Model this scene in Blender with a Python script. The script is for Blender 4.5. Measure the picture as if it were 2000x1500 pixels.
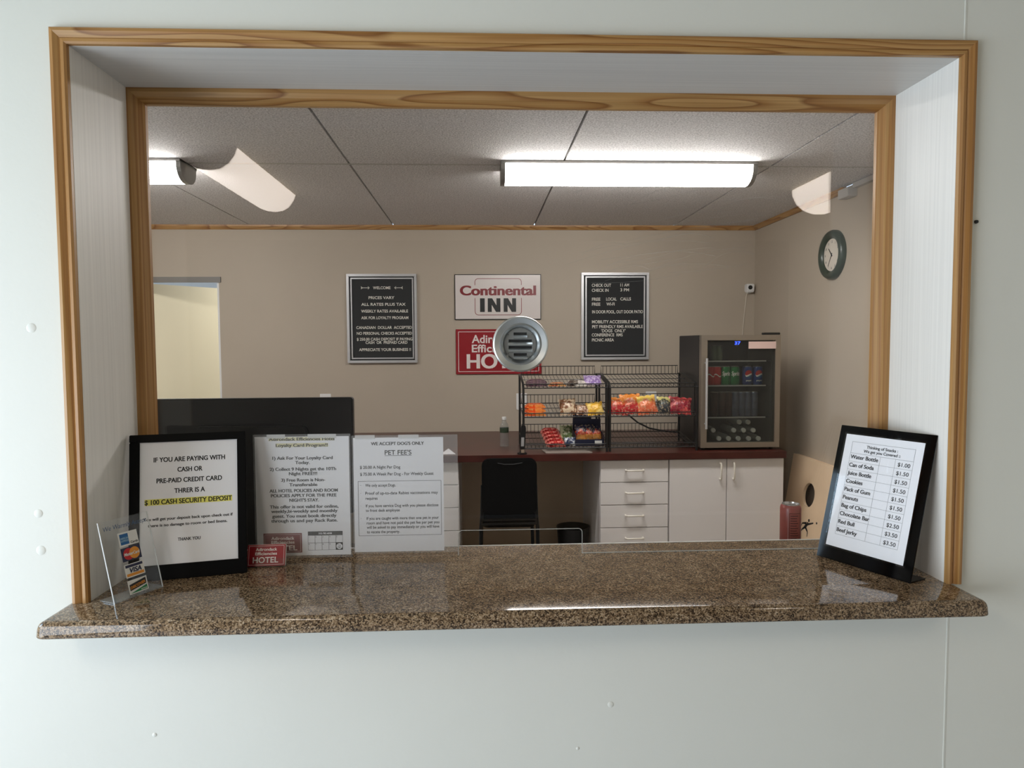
import bpy, bmesh, math, random
from mathutils import Matrix, Vector
random.seed(7)
for o in list(bpy.data.objects): bpy.data.objects.remove(o)
S = bpy.context.scene
COL = S.collection
PI = math.pi

# ------------------------------------------------------------------ camera
F_PX = 1379.0
YAW, PITCH, ROLL = .046367, -.056382, -.0057145
cy, sy, cp, sp, cr, sr = math.cos(YAW), math.sin(YAW), math.cos(PITCH), math.sin(PITCH), math.cos(ROLL), math.sin(ROLL)
FW = Vector((sy*cp, cy*cp, sp)); R0 = Vector((cy, -sy, 0)); U0 = R0.cross(FW)
RT = R0*cr + U0*sr; UP = U0*cr - R0*sr
CAM = Vector((0, -1.5, 1.55))
cd = bpy.data.cameras.new('camera'); cam = bpy.data.objects.new('camera', cd); COL.objects.link(cam)
cd.sensor_width = 36; cd.lens = 36*F_PX/2000; cd.clip_start = .02
M = Matrix((RT, UP, -FW)).transposed().to_4x4(); M.translation = CAM
cam.matrix_world = M
S.camera = cam
# ------------------------------------------------------------------ world, lights, exposure
W = bpy.data.worlds.new('sky'); S.world = W; W.use_nodes = True
W.node_tree.nodes['Background'].inputs[0].default_value = (.62, .78, 1, 1)
W.node_tree.nodes['Background'].inputs[1].default_value = 2.0
S.view_settings.view_transform = 'Standard'; S.view_settings.look = 'None'
S.view_settings.exposure = 0; S.view_settings.gamma = 1; S.view_settings.use_curve_mapping = False
S.cycles.use_denoising = True
S.cycles.max_bounces = 10; S.cycles.transparent_max_bounces = 16
S.cycles.sample_clamp_indirect = 6

def area(name, loc, rot, sx, sy_, power, col):
    l = bpy.data.lights.new(name, 'AREA'); l.shape = 'RECTANGLE'; l.size = sx; l.size_y = sy_; l.energy = power; l.color = col
    o = bpy.data.objects.new(name, l); COL.objects.link(o); o.location = loc; o.rotation_euler = rot
    return o
# daylight in the lobby's window at the photographer's left, an added sky light, and the lamp of the room behind the office
area('window_daylight_left', (-2.62, -1.95, .92), (0, -PI/2, 0), 1.6, 2.3, 70, (.91, .965, 1))
area('added_sky_left', (-2.62, -.33, 1.65), (0, -PI/2, 0), .95, .60, 21, (.58, .80, 1))  # added light in an invented opening, for a blue reflection in the price stand
area('next_room_lamp', (-1.45, 5.0, 2.40), (0, 0, 0), .8, .8, 15, (1, .97, .9))

# ------------------------------------------------------------------ helpers
def at(u, v, Y):                       # the point of the plane y = Y seen at picture position (u, v): used for measuring
    d = FW + RT*((u-1000)/F_PX) - UP*((v-750)/F_PX)
    return CAM + d*((Y-CAM.y)/d.y)
def lin(c):
    return tuple(((x/255)/12.92 if x/255 <= .04045 else ((x/255+.055)/1.055)**2.4) for x in c)

def mat(name, col, rough=.5, metal=0, spec=.5, var=0, vscale=8, bump=0, bscale=100, coat=0, emit=None, estr=0):
    m = bpy.data.materials.new(name); m.use_nodes = True
    nt = m.node_tree; N = nt.nodes; L = nt.links; b = N['Principled BSDF']
    c = (*lin(col), 1)
    b.inputs['Base Color'].default_value = c
    b.inputs['Roughness'].default_value = rough; b.inputs['Metallic'].default_value = metal
    b.inputs['Specular IOR Level'].default_value = spec
    if coat: b.inputs['Coat Weight'].default_value = coat; b.inputs['Coat Roughness'].default_value = .05
    tc = N.new('ShaderNodeTexCoord')
    if var:
        n = N.new('ShaderNodeTexNoise'); n.inputs['Scale'].default_value = vscale; n.inputs['Detail'].default_value = 4
        L.new(tc.outputs['Object'], n.inputs['Vector'])
        r = N.new('ShaderNodeValToRGB'); L.new(n.outputs['Fac'], r.inputs['Fac'])
        r.color_ramp.elements[0].position = .3; r.color_ramp.elements[1].position = .7
        r.color_ramp.elements[0].color = tuple(x*(1-var) for x in c[:3])+(1,)
        r.color_ramp.elements[1].color = tuple(min(1, x*(1+var)) for x in c[:3])+(1,)
        L.new(r.outputs['Color'], b.inputs['Base Color'])
    if bump:
        n = N.new('ShaderNodeTexNoise'); n.inputs['Scale'].default_value = bscale; n.inputs['Detail'].default_value = 3
        L.new(tc.outputs['Object'], n.inputs['Vector'])
        bp = N.new('ShaderNodeBump'); bp.inputs['Strength'].default_value = bump; bp.inputs['Distance'].default_value = .002
        L.new(n.outputs['Fac'], bp.inputs['Height']); L.new(bp.outputs['Normal'], b.inputs['Normal'])
    if emit:
        b.inputs['Emission Color'].default_value = (*lin(emit), 1); b.inputs['Emission Strength'].default_value = estr
    return m

def ramp(nt, stops, interp='LINEAR'):
    r = nt.nodes.new('ShaderNodeValToRGB'); e = r.color_ramp.elements; r.color_ramp.interpolation = interp
    while len(e) < len(stops): e.new(.5)
    for el, (p, c) in zip(e, stops): el.position = p; el.color = (*lin(c), 1)
    return r

def pine(name, axis, kind='flat', tint=1.0, seed=0):
    """oiled pine; axis = grain direction; flat = cathedral figure, quarter = straight lines"""
    m = bpy.data.materials.new(name); m.use_nodes = True; nt = m.node_tree; N = nt.nodes; L = nt.links; b = N['Principled BSDF']
    tc = N.new('ShaderNodeTexCoord'); mp = N.new('ShaderNodeMapping'); L.new(tc.outputs['Object'], mp.inputs['Vector'])
    cross = 13 if kind == 'flat' else 26
    along = 1.6 if kind == 'flat' else .45
    mp.inputs['Scale'].default_value = tuple(along if i == axis else cross for i in range(3))
    mp.inputs['Location'].default_value = (seed*3.1, seed*1.7, seed*2.3)
    n = N.new('ShaderNodeTexNoise'); n.inputs['Scale'].default_value = 1; n.inputs['Detail'].default_value = 1.2; n.inputs['Roughness'].default_value = .35
    L.new(mp.outputs['Vector'], n.inputs['Vector'])
    mu = N.new('ShaderNodeMath'); mu.operation = 'MULTIPLY'; mu.inputs[1].default_value = 9 if kind == 'flat' else 7
    L.new(n.outputs['Fac'], mu.inputs[0])
    fr = N.new('ShaderNodeMath'); fr.operation = 'FRACT'; L.new(mu.outputs[0], fr.inputs[0])
    t = tint
    def c(r, g, bl): return (r*t, g*t, bl*t)
    rp = ramp(nt, [(0, c(196, 152, 94)), (.45, c(190, 144, 86)), (.78, c(170, 120, 64)), (.90, c(142, 93, 44)), (1, c(196, 152, 94))] if kind == 'flat' else [(0, c(192, 148, 90)), (.4, c(184, 136, 80)), (.75, c(166, 116, 62)), (1, c(192, 148, 90))])
    L.new(fr.outputs[0], rp.inputs['Fac'])
    f2 = N.new('ShaderNodeTexNoise'); mp2 = N.new('ShaderNodeMapping'); L.new(tc.outputs['Object'], mp2.inputs['Vector'])
    mp2.inputs['Scale'].default_value = tuple(4 if i == axis else 260 for i in range(3)); L.new(mp2.outputs['Vector'], f2.inputs['Vector']); f2.inputs['Scale'].default_value = 1
    mx = N.new('ShaderNodeMix'); mx.data_type = 'RGBA'; mx.blend_type = 'MULTIPLY'; mx.inputs['Factor'].default_value = .5
    r2 = ramp(nt, [(.3, (200, 190, 180)), (.7, (255, 255, 255))]); L.new(f2.outputs['Fac'], r2.inputs['Fac'])
    L.new(rp.outputs['Color'], mx.inputs[6]); L.new(r2.outputs['Color'], mx.inputs[7])
    L.new(mx.outputs[2], b.inputs['Base Color'])
    b.inputs['Roughness'].default_value = .38
    return m

def granite():
    m = bpy.data.materials.new('granite_brown'); m.use_nodes = True; nt = m.node_tree; N = nt.nodes; L = nt.links; b = N['Principled BSDF']
    tc = N.new('ShaderNodeTexCoord')
    v = N.new('ShaderNodeTexVoronoi'); v.inputs['Scale'].default_value = 400; L.new(tc.outputs['Object'], v.inputs['Vector'])
    sep = N.new('ShaderNodeSeparateColor'); L.new(v.outputs['Color'], sep.inputs['Color'])
    big = N.new('ShaderNodeTexNoise'); big.inputs['Scale'].default_value = 26; big.inputs['Detail'].default_value = 3; L.new(tc.outputs['Object'], big.inputs['Vector'])
    ad = N.new('ShaderNodeMath'); ad.operation = 'MULTIPLY_ADD'; ad.inputs[1].default_value = .55; L.new(big.outputs['Fac'], ad.inputs[0])
    sc = N.new('ShaderNodeMath'); sc.operation = 'MULTIPLY_ADD'; sc.inputs[1].default_value = .85; sc.inputs[2].default_value = -.20
    L.new(sep.outputs['Red'], sc.inputs[0]); L.new(sc.outputs[0], ad.inputs[2])
    rp = ramp(nt, [(0, (34, 27, 22)), (.22, (62, 49, 38)), (.42, (106, 86, 65)), (.64, (136, 113, 87)), (.85, (160, 138, 112)), (1, (186, 167, 144))])
    L.new(ad.outputs[0], rp.inputs['Fac']); L.new(rp.outputs['Color'], b.inputs['Base Color'])
    b.inputs['Roughness'].default_value = .075; b.inputs['Specular IOR Level'].default_value = .4
    return m

def paint_board(name, axis, col):
    m = mat(name, col, .42); nt = m.node_tree; N = nt.nodes; L = nt.links; b = N['Principled BSDF']
    tc = N.new('ShaderNodeTexCoord'); mp = N.new('ShaderNodeMapping'); L.new(tc.outputs['Object'], mp.inputs['Vector'])
    mp.inputs['Scale'].default_value = tuple(1.5 if i == axis else 170 for i in range(3))
    n = N.new('ShaderNodeTexNoise'); n.inputs['Scale'].default_value = 1; n.inputs['Detail'].default_value = 3; L.new(mp.outputs['Vector'], n.inputs['Vector'])
    bp = N.new('ShaderNodeBump'); bp.inputs['Strength'].default_value = .25; bp.inputs['Distance'].default_value = .001; L.new(n.outputs['Fac'], bp.inputs['Height'])
    L.new(bp.outputs['Normal'], b.inputs['Normal'])
    r = ramp(nt, [(.25, tuple(x*.95 for x in col)), (.7, col)]); L.new(n.outputs['Fac'], r.inputs['Fac']); L.new(r.outputs['Color'], b.inputs['Base Color'])
    return m

def tile_mat():
    m = bpy.data.materials.new('ceiling_tile_speckled'); m.use_nodes = True; nt = m.node_tree; N = nt.nodes; L = nt.links; b = N['Principled BSDF']
    tc = N.new('ShaderNodeTexCoord')
    n = N.new('ShaderNodeTexNoise'); n.inputs['Scale'].default_value = 130; n.inputs['Detail'].default_value = 3; n.inputs['Roughness'].default_value = .6; L.new(tc.outputs['Object'], n.inputs['Vector'])
    r = ramp(nt, [(.32, (178, 175, 174)), (.5, (220, 217, 216)), (.68, (246, 244, 243))]); L.new(n.outputs['Fac'], r.inputs['Fac']); L.new(r.outputs['Color'], b.inputs['Base Color'])
    bp = N.new('ShaderNodeBump'); bp.inputs['Strength'].default_value = .7; bp.inputs['Distance'].default_value = .004; L.new(n.outputs['Fac'], bp.inputs['Height']); L.new(bp.outputs['Normal'], b.inputs['Normal'])
    b.inputs['Roughness'].default_value = .85
    return m

def clear(name, base=.045, tint=(1, 1, 1), rough=.0, haze=0):
    """thin clear sheet: lets light straight through, mirrors by angle"""
    m = bpy.data.materials.new(name); m.use_nodes = True; nt = m.node_tree; N = nt.nodes; L = nt.links
    N.remove(N['Principled BSDF'])
    tr = N.new('ShaderNodeBsdfTransparent'); tr.inputs[0].default_value = (*tint, 1)
    gl = N.new('ShaderNodeBsdfGlossy'); gl.inputs['Roughness'].default_value = rough
    lw = N.new('ShaderNodeLayerWeight'); lw.inputs['Blend'].default_value = .5
    pw = N.new('ShaderNodeMath'); pw.operation = 'POWER'; pw.inputs[1].default_value = 5; L.new(lw.outputs['Facing'], pw.inputs[0])
    ma = N.new('ShaderNodeMath'); ma.operation = 'MULTIPLY_ADD'; ma.inputs[1].default_value = 1-base; ma.inputs[2].default_value = base; L.new(pw.outputs[0], ma.inputs[0])
    mx = N.new('ShaderNodeMixShader'); L.new(ma.outputs[0], mx.inputs['Fac']); L.new(tr.outputs[0], mx.inputs[1]); L.new(gl.outputs[0], mx.inputs[2])
    out = N['Material Output']; last = mx
    if haze:
        df = N.new('ShaderNodeBsdfDiffuse'); df.inputs[0].default_value = (.85, .86, .86, 1)
        m2 = N.new('ShaderNodeMixShader'); m2.inputs['Fac'].default_value = haze; L.new(mx.outputs[0], m2.inputs[1]); L.new(df.outputs[0], m2.inputs[2]); last = m2
    L.new(last.outputs[0], out.inputs['Surface'])
    return m

def bagmat(name, top, mid, low, rough=.25, scale=30, h=.14):
    """printed foil: three bands of colour with a wavy border and blotches of the print"""
    m = bpy.data.materials.new(name); m.use_nodes = True; nt = m.node_tree; N = nt.nodes; L = nt.links; b = N['Principled BSDF']
    tc = N.new('ShaderNodeTexCoord'); sx = N.new('ShaderNodeSeparateXYZ'); L.new(tc.outputs['Object'], sx.inputs[0])
    n = N.new('ShaderNodeTexNoise'); n.inputs['Scale'].default_value = scale; n.inputs['Detail'].default_value = 2; L.new(tc.outputs['Object'], n.inputs['Vector'])
    a = N.new('ShaderNodeMath'); a.operation = 'MULTIPLY_ADD'; a.inputs[1].default_value = 1/h; L.new(sx.outputs['Z'], a.inputs[0])
    s = N.new('ShaderNodeMath'); s.operation = 'MULTIPLY_ADD'; s.inputs[1].default_value = .9; s.inputs[2].default_value = -.45; L.new(n.outputs['Fac'], s.inputs[0]); L.new(s.outputs[0], a.inputs[2])
    rp = ramp(nt, [(0, low), (.34, low), (.44, mid), (.60, mid), (.68, top), (1, top)]); L.new(a.outputs[0], rp.inputs['Fac']); L.new(rp.outputs['Color'], b.inputs['Base Color'])
    foil(m, b, rp.outputs['Color'], tc)
    b.inputs['Roughness'].default_value = rough; b.inputs['Specular IOR Level'].default_value = .7
    return m
def foil(m, b, col, tc, k=.35):
    nt = m.node_tree; N = nt.nodes; L = nt.links
    n2 = N.new('ShaderNodeTexNoise'); n2.inputs['Scale'].default_value = 75; n2.inputs['Detail'].default_value = 2; L.new(tc.outputs['Object'], n2.inputs['Vector'])
    r2 = ramp(nt, [(.50, (0, 0, 0)), (.60, (255, 255, 255))]); L.new(n2.outputs['Fac'], r2.inputs['Fac'])
    sc = N.new('ShaderNodeMath'); sc.operation = 'MULTIPLY'; sc.inputs[1].default_value = k; L.new(r2.outputs['Color'], sc.inputs[0])
    mx = N.new('ShaderNodeMix'); mx.data_type = 'RGBA'; L.new(sc.outputs[0], mx.inputs['Factor']); L.new(col, mx.inputs[6]); mx.inputs[7].default_value = (.85, .66, .42, 1)
    L.new(mx.outputs[2], b.inputs['Base Color'])
    n3 = N.new('ShaderNodeTexNoise'); n3.inputs['Scale'].default_value = 34; n3.inputs['Detail'].default_value = 3; L.new(tc.outputs['Object'], n3.inputs['Vector'])
    bp = N.new('ShaderNodeBump'); bp.inputs['Strength'].default_value = .9; bp.inputs['Distance'].default_value = .012; L.new(n3.outputs['Fac'], bp.inputs['Height']); L.new(bp.outputs['Normal'], b.inputs['Normal'])

class MB:
    def __init__(s): s.v = []; s.f = []; s.mi = []; s.cur = 0
    def m(s, i): s.cur = i; return s
    def add(s, vs, fs):
        o = len(s.v); s.v += [tuple(p) for p in vs]; s.f += [tuple(o+i for i in f) for f in fs]; s.mi += [s.cur]*len(fs); return s
    def box(s, x0, x1, y0, y1, z0, z1):
        return s.add([(x0,y0,z0),(x1,y0,z0),(x1,y1,z0),(x0,y1,z0),(x0,y0,z1),(x1,y0,z1),(x1,y1,z1),(x0,y1,z1)],
                     [(3,2,1,0),(4,5,6,7),(0,1,5,4),(1,2,6,5),(2,3,7,6),(3,0,4,7)])
    def tube(s, pts, r, n=6, closed=False):
        pts = [Vector(p) for p in pts]; vs = []; fs = []; k = len(pts); prev = None
        for i, p in enumerate(pts):
            a = pts[(i-1) % k] if (i > 0 or closed) else p; b = pts[(i+1) % k] if (i < k-1 or closed) else p
            t = (b-a).normalized()
            if prev is None: u = t.orthogonal().normalized()
            else: u = (prev - t*prev.dot(t)).normalized()
            prev = u; w = t.cross(u)
            for j in range(n): vs.append(p + (u*math.cos(2*PI*j/n) + w*math.sin(2*PI*j/n))*r)
        for i in range(k if closed else k-1):
            for j in range(n):
                a0 = i*n+j; a1 = i*n+(j+1) % n; b0 = ((i+1) % k)*n+j; b1 = ((i+1) % k)*n+(j+1) % n
                fs.append((a0, a1, b1, b0))
        if not closed: fs.append(tuple(range(n-1, -1, -1))); fs.append(tuple((k-1)*n+j for j in range(n)))
        return s.add(vs, fs)
    def lathe(s, prof, c=(0,0,0), n=24, axis='z', cap=True):
        vs = []; fs = []
        def P(r, h, a):
            x, y = r*math.cos(a), r*math.sin(a)
            if axis == 'z': q = (x, y, h)
            elif axis == 'y': q = (x, h, y)
            else: q = (h, x, y)
            return (q[0]+c[0], q[1]+c[1], q[2]+c[2])
        for r, h in prof:
            for j in range(n): vs.append(P(r, h, 2*PI*j/n))
        for i in range(len(prof)-1):
            for j in range(n): fs.append((i*n+j, i*n+(j+1) % n, (i+1)*n+(j+1) % n, (i+1)*n+j))
        if cap:
            fs.append(tuple(range(n-1, -1, -1))); fs.append(tuple((len(prof)-1)*n+j for j in range(n)))
        return s.add(vs, fs)
    def prism(s, poly, y0, y1):       # outline in x, z extruded along y
        n = len(poly)
        vs = [(x, y0, z) for x, z in poly] + [(x, y1, z) for x, z in poly]
        fs = [tuple(range(n)), tuple(range(2*n-1, n-1, -1))] + [(i, i+n, (i+1) % n+n, (i+1) % n) for i in range(n)]
        return s.add(vs, fs)
    def prismx(s, poly, x0, x1):      # outline in y, z extruded along x
        n = len(poly)
        vs = [(x0, y, z) for y, z in poly] + [(x1, y, z) for y, z in poly]
        fs = [tuple(range(n)), tuple(range(2*n-1, n-1, -1))] + [(i, i+n, (i+1) % n+n, (i+1) % n) for i in range(n)]
        return s.add(vs, fs)
    def prismz(s, poly, z0, z1):
        n = len(poly)
        vs = [(x, y, z0) for x, y in poly] + [(x, y, z1) for x, y in poly]
        fs = [tuple(range(n)), tuple(range(2*n-1, n-1, -1))] + [(i, i+n, (i+1) % n+n, (i+1) % n) for i in range(n)]
        return s.add(vs, fs)
    def rect(s, x0, x1, z0, z1, y):   # a printed patch facing -y
        return s.add([(x0,y,z0),(x1,y,z0),(x1,y,z1),(x0,y,z1)], [(0,1,2,3)])
    def outline(s, x0, x1, z0, z1, y, t):
        s.rect(x0,x1,z0,z0+t,y); s.rect(x0,x1,z1-t,z1,y); s.rect(x0,x0+t,z0,z1,y); s.rect(x1-t,x1,z0,z1,y); return s
    def disc(s, cx, cz, r, y, n=20, rz=None):
        rz = rz or r
        return s.add([(cx+r*math.cos(2*PI*j/n), y, cz+rz*math.sin(2*PI*j/n)) for j in range(n)], [tuple(range(n))])
    def build(s, name, mats, parent=None, smooth=False, bevel=0, seg=2):
        me = bpy.data.meshes.new(name); me.from_pydata(s.v, [], s.f)
        if not isinstance(mats, (list, tuple)): mats = [mats]
        for m_ in mats: me.materials.append(m_)
        for p, i in zip(me.polygons, s.mi): p.material_index = i
        bm = bmesh.new(); bm.from_mesh(me)
        bmesh.ops.recalc_face_normals(bm, faces=bm.faces)
        if bevel:
            ed = [e for e in bm.edges if len(e.link_faces) == 2 and e.calc_face_angle(0) > .6]
            bmesh.ops.bevel(bm, geom=ed, offset=bevel, segments=seg, affect='EDGES', clamp_overlap=True)
        bm.to_mesh(me); bm.free()
        if smooth:
            for p in me.polygons: p.use_smooth = True
            me.set_sharp_from_angle(angle=.7)
        o = bpy.data.objects.new(name, me); COL.objects.link(o)
        if parent is not None: o.parent = parent
        return o

def struct(o): o['kind'] = 'structure'; return o
def tag(o, label, cat, group=None):
    o['label'] = label; o['category'] = cat
    if group: o['group'] = group
    return o
def thing(name, label, cat, loc=(0,0,0), group=None, rot=(0,0,0), basis=None):
    o = bpy.data.objects.new(name, None); COL.objects.link(o); o.empty_display_size = .05
    if basis is not None:
        m_ = Matrix(basis).transposed().to_4x4(); m_.translation = Vector(loc); o.matrix_world = m_
    else: o.location = loc; o.rotation_euler = rot
    if label: tag(o, label, cat, group)
    return o
def dup(root, loc, rot=None, label=None, group=None):
    r = root.copy(); COL.objects.link(r); r.location = loc
    if rot is not None: r.rotation_euler = rot
    if label: r['label'] = label
    if group: r['group'] = group
    for ch in list(root.children):
        c = ch.copy(); COL.objects.link(c); c.parent = r
        for g in ch.children:
            d = g.copy(); COL.objects.link(d); d.parent = c
    return r

# ---- lettering: built-in font turned into flat ink
_tc = {}
def glyphs(s, bold):
    k = (s, bold)
    if k not in _tc:
        cu = bpy.data.curves.new('t', 'FONT'); cu.body = s; cu.size = 1; cu.offset = bold; cu.resolution_u = 5
        ob = bpy.data.objects.new('t', cu); COL.objects.link(ob)
        me = bpy.data.meshes.new_from_object(ob)
        _tc[k] = ([(v.co.x, v.co.y) for v in me.vertices], [tuple(p.vertices) for p in me.polygons])
        bpy.data.objects.remove(ob); bpy.data.curves.remove(cu); bpy.data.meshes.remove(me)
    return _tc[k]
_h = [v[1] for v in glyphs('H', 0)[0]]; CAP = max(_h)-min(_h)
def text(mb, s, x0, x1, zc, cap, y, bold=.0, shear=0, bend=None, align='c'):
    """writes s between x0 and x1 (x1 None: natural width from x0), capitals cap high, centred on zc, facing -y"""
    if bold > .02:                     # heavy weight: overprinted side by side, so that small counters stay open
        d = (bold-.016)*.9*cap/CAP
        for k in (-1, 0, 1):
            text(mb, s, x0+k*d, None if x1 is None else x1+k*d, zc, cap, y-.00003*k, .016, shear, bend, align)
        return
    vs, fs = glyphs(s, bold)
    if not vs: return
    a = min(v[0] for v in vs); b = max(v[0] for v in vs)
    sz = cap/CAP; sx = (x1-x0)/(b-a) if x1 is not None else sz
    if x1 is None and align == 'c': x0 = x0-(b-a)*sx/2
    out = []
    for px, pz in vs:
        x = x0+(px-a)*sx + shear*pz*sz; z = zc-cap/2+pz*sz
        if bend: out.append((bend*math.sin(x/bend), -bend*math.cos(x/bend)+0*y, z))
        else: out.append((x, y, z))
    mb.add(out, fs)

# ------------------------------------------------------------------ materials
M_wall = mat('wall_paint_pale', (226, 227, 220), .55, var=.012, vscale=3, bump=.12, bscale=90)
M_off = mat('office_wall_taupe', (184, 172, 155), .6, var=.02, vscale=2, bump=.06, bscale=120)
M_floor = mat('floor_vinyl', (164, 159, 154), .5, var=.15, vscale=14)
M_lobfloor = mat('lobby_tile_floor', (172, 178, 186), .4, var=.1, vscale=6)
M_lobdark = mat('lobby_panel_brown', (70, 62, 55), .6, var=.1, vscale=5)
M_white = mat('white_paint', (232, 232, 230), .5, var=.01, vscale=5)
M_pineH = pine('pine_flat_sawn_x', 0, 'flat', .95, 1)
M_pineV = pine('pine_quarter_sawn_z', 2, 'quarter', .97, 2)
M_pineV2 = pine('pine_upright_z', 2, 'quarter', .97, 5)
M_pineY = pine('pine_crown_y', 1, 'flat', .9, 3)
M_gran = granite()
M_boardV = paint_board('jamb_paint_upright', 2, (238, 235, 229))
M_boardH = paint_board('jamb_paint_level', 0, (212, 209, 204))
M_tile = tile_mat()
M_gap = mat('ceiling_shadow_gap', (70, 66, 62), .8)
M_bar = mat('ceiling_grid_bar', (190, 186, 180), .5)
M_glass = clear('window_glass', .028)
M_glassedge = clear('glass_edge', .1, (.85, .9, .88), .2, .35)
M_acry = clear('clear_acrylic', .05, (.97, .98, .98))
M_acryedge = clear('acrylic_edge', .3, (.95, .97, .97), .1, .6)
M_sleeve = clear('plastic_sleeve', .04, (.97, .97, .97), .05, .09)
M_tape = clear('tape', .05, (.95, .95, .95), .2, .35)
M_black = mat('black_gloss_frame', (4, 4, 5), .06, spec=.3)
M_blackp = mat('black_plastic', (16, 16, 18), .4, bump=.05, bscale=300)
M_blacks = mat('black_satin_frame', (5, 5, 6), .5, spec=.15)
M_paper = mat('paper_white', (243, 243, 247), .6, var=.01, vscale=20)
M_ink = mat('ink_black', (18, 18, 20), .6)
M_hi = mat('highlighter_yellow', (232, 226, 110), .6)
M_hip = mat('highlighter_pale', (226, 220, 176), .6)
M_alu = mat('brushed_aluminium', (204, 204, 206), .38, .55, bump=.05, bscale=200)
M_steel = mat('brushed_steel', (168, 158, 146), .34, .85, bump=.04, bscale=150)
M_chrome = mat('grille_steel', (206, 210, 211), .33, .9)
M_felt = mat('letterboard_felt', (44, 46, 47), .9, bump=.2, bscale=250)
M_letter = mat('letterboard_letters', (226, 224, 214), .5)
M_sign = mat('sign_white', (226, 218, 214), .25, coat=.3)
M_red = mat('sign_red', (150, 22, 34), .3, coat=.3)
M_dred = mat('sign_dark_red', (128, 22, 30), .35)
M_signblk = mat('sign_black', (12, 14, 14), .35)
M_signw = mat('sign_lettering_white', (236, 226, 222), .4)
M_cherry = mat('cherry_laminate', (72, 31, 25), .32, var=.25, vscale=6)
M_cab = mat('cabinet_white', (234, 230, 228), .45, var=.01, vscale=4)
M_knee = mat('kneehole_panel', (205, 184, 158), .7, var=.05, vscale=4)
M_handle = mat('handle_cream', (230, 224, 212), .35)
M_wire = mat('wire_black_coated', (20, 20, 20), .4)
M_lens = mat('lit_diffuser', (255, 255, 255), .5, emit=(255, 252, 248), estr=32)
M_lens2 = mat('lit_lobby_diffuser', (255, 250, 244), .5, emit=(255, 240, 226), estr=13)
M_cap = mat('lamp_end_cap', (150, 148, 144), .4, .6)
M_clockrim = mat('clock_green_rim', (52, 64, 54), .3, var=.1, vscale=10)
M_clockface = mat('clock_face_cream', (222, 214, 200), .5)
M_ply = mat('plywood_birch', (236, 209, 175), .55, var=.05, vscale=5)
M_can = mat('can_maroon', (158, 84, 78), .3, 0, var=.06, vscale=40)
M_canin = mat('can_ink_dark', (70, 30, 32), .4)
M_canlid = mat('can_aluminium', (205, 205, 205), .25, 1)
M_doorleaf = mat('door_cream', (243, 233, 203), .5, var=.01, vscale=3)
M_doorhead = mat('door_header_grey', (128, 124, 118), .5)

# ------------------------------------------------------------------ measured places
XL, XR_, ZS, ZT = -.8212, 1.0306, 1.0146, 2.1558      # window opening, sill and head
YG = .268                                             # plane of the glass
YB = 4.0                                              # office back wall
XW = 2.1724                                           # office right wall
HC = 2.4625                                           # office ceiling
LX0, LX1, LY, LH = -2.62, 2.82, -4.3, 2.47            # lobby

# ------------------------------------------------------------------ setting
b = MB()
b.box(LX0-.2, XL, 0, .30, 0, LH); b.box(XR_, LX1+.2, 0, .30, 0, LH)
b.box(XL, XR_, 0, .30, ZT, LH); b.box(XL, XR_, 0, .30, 0, ZS-.034)
wall_front = struct(b.build('wall_front', M_wall))
b = MB()                                              # plaster bumps over nail heads and the raised panel seam
for x, z, r in [(-.919,1.589,.010),(-.921,1.203,.009),(-.919,1.125,.010),(.283,.757,.007),(-.70,.72,.005),(.21,.66,.004)]:
    b.lathe([(r,0),(r*.9,-.0004),(r*.55,-.0010),(r*.2,-.0013)], (x, -.0002, z), 14, 'y')
b.box(1.0400, 1.0436, -.0011, .001, 2.19, LH); b.box(1.0400, 1.0436, -.0011, .001, 0, .955)
b.build('plaster_bumps', M_wall, wall_front, smooth=True)
MB().lathe([(.0042,0),(.0036,-.004),(.001,-.006)], (1.0785,-.0003,1.809), 10, 'y').build('nail_head', M_blackp, wall_front)

# window: casing, jambs, glazing stops, glass
win = bpy.data.objects.new('window_1', None); COL.objects.link(win); struct(win)
ow = .0329
def casing_profile(t):      # (offset across from the opening edge outwards, thickness forward)
    return [(0,0),(0,.010),(.004,.013),(.010,.0125),(.0125,.010),(.016,.0125),(.024,.016),(.030,.015),(ow,.010),(ow,0)]
pr = casing_profile(0)
def casing(side):
    mb = MB(); n = len(pr)
    if side == 'top':
        vs = [(XL-o, -t, ZT+o) for o, t in pr] + [(XR_+o, -t, ZT+o) for o, t in pr]
    elif side == 'l':
        vs = [(XL-o, -t, ZS) for o, t in pr] + [(XL-o, -t, ZT+o) for o, t in pr]
    else:
        vs = [(XR_+o, -t, ZS) for o, t in pr] + [(XR_+o, -t, ZT+o) for o, t in pr]
    mb.add(vs, [tuple(range(n)), tuple(range(2*n-1, n-1, -1))] + [(i, i+n, (i+1) % n+n, (i+1) % n) for i in range(n)])
    return mb
casing('top').build('head_casing', M_pineH, win)
casing('l').build('side_casing', M_pineV2, win); casing('r').build('side_casing', M_pineV2, win)
jt = .012
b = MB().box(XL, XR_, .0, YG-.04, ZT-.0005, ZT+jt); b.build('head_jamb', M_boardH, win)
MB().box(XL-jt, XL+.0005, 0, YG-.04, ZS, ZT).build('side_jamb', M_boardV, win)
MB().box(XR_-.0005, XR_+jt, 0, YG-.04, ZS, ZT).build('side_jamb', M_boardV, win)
sw = .031
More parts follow.
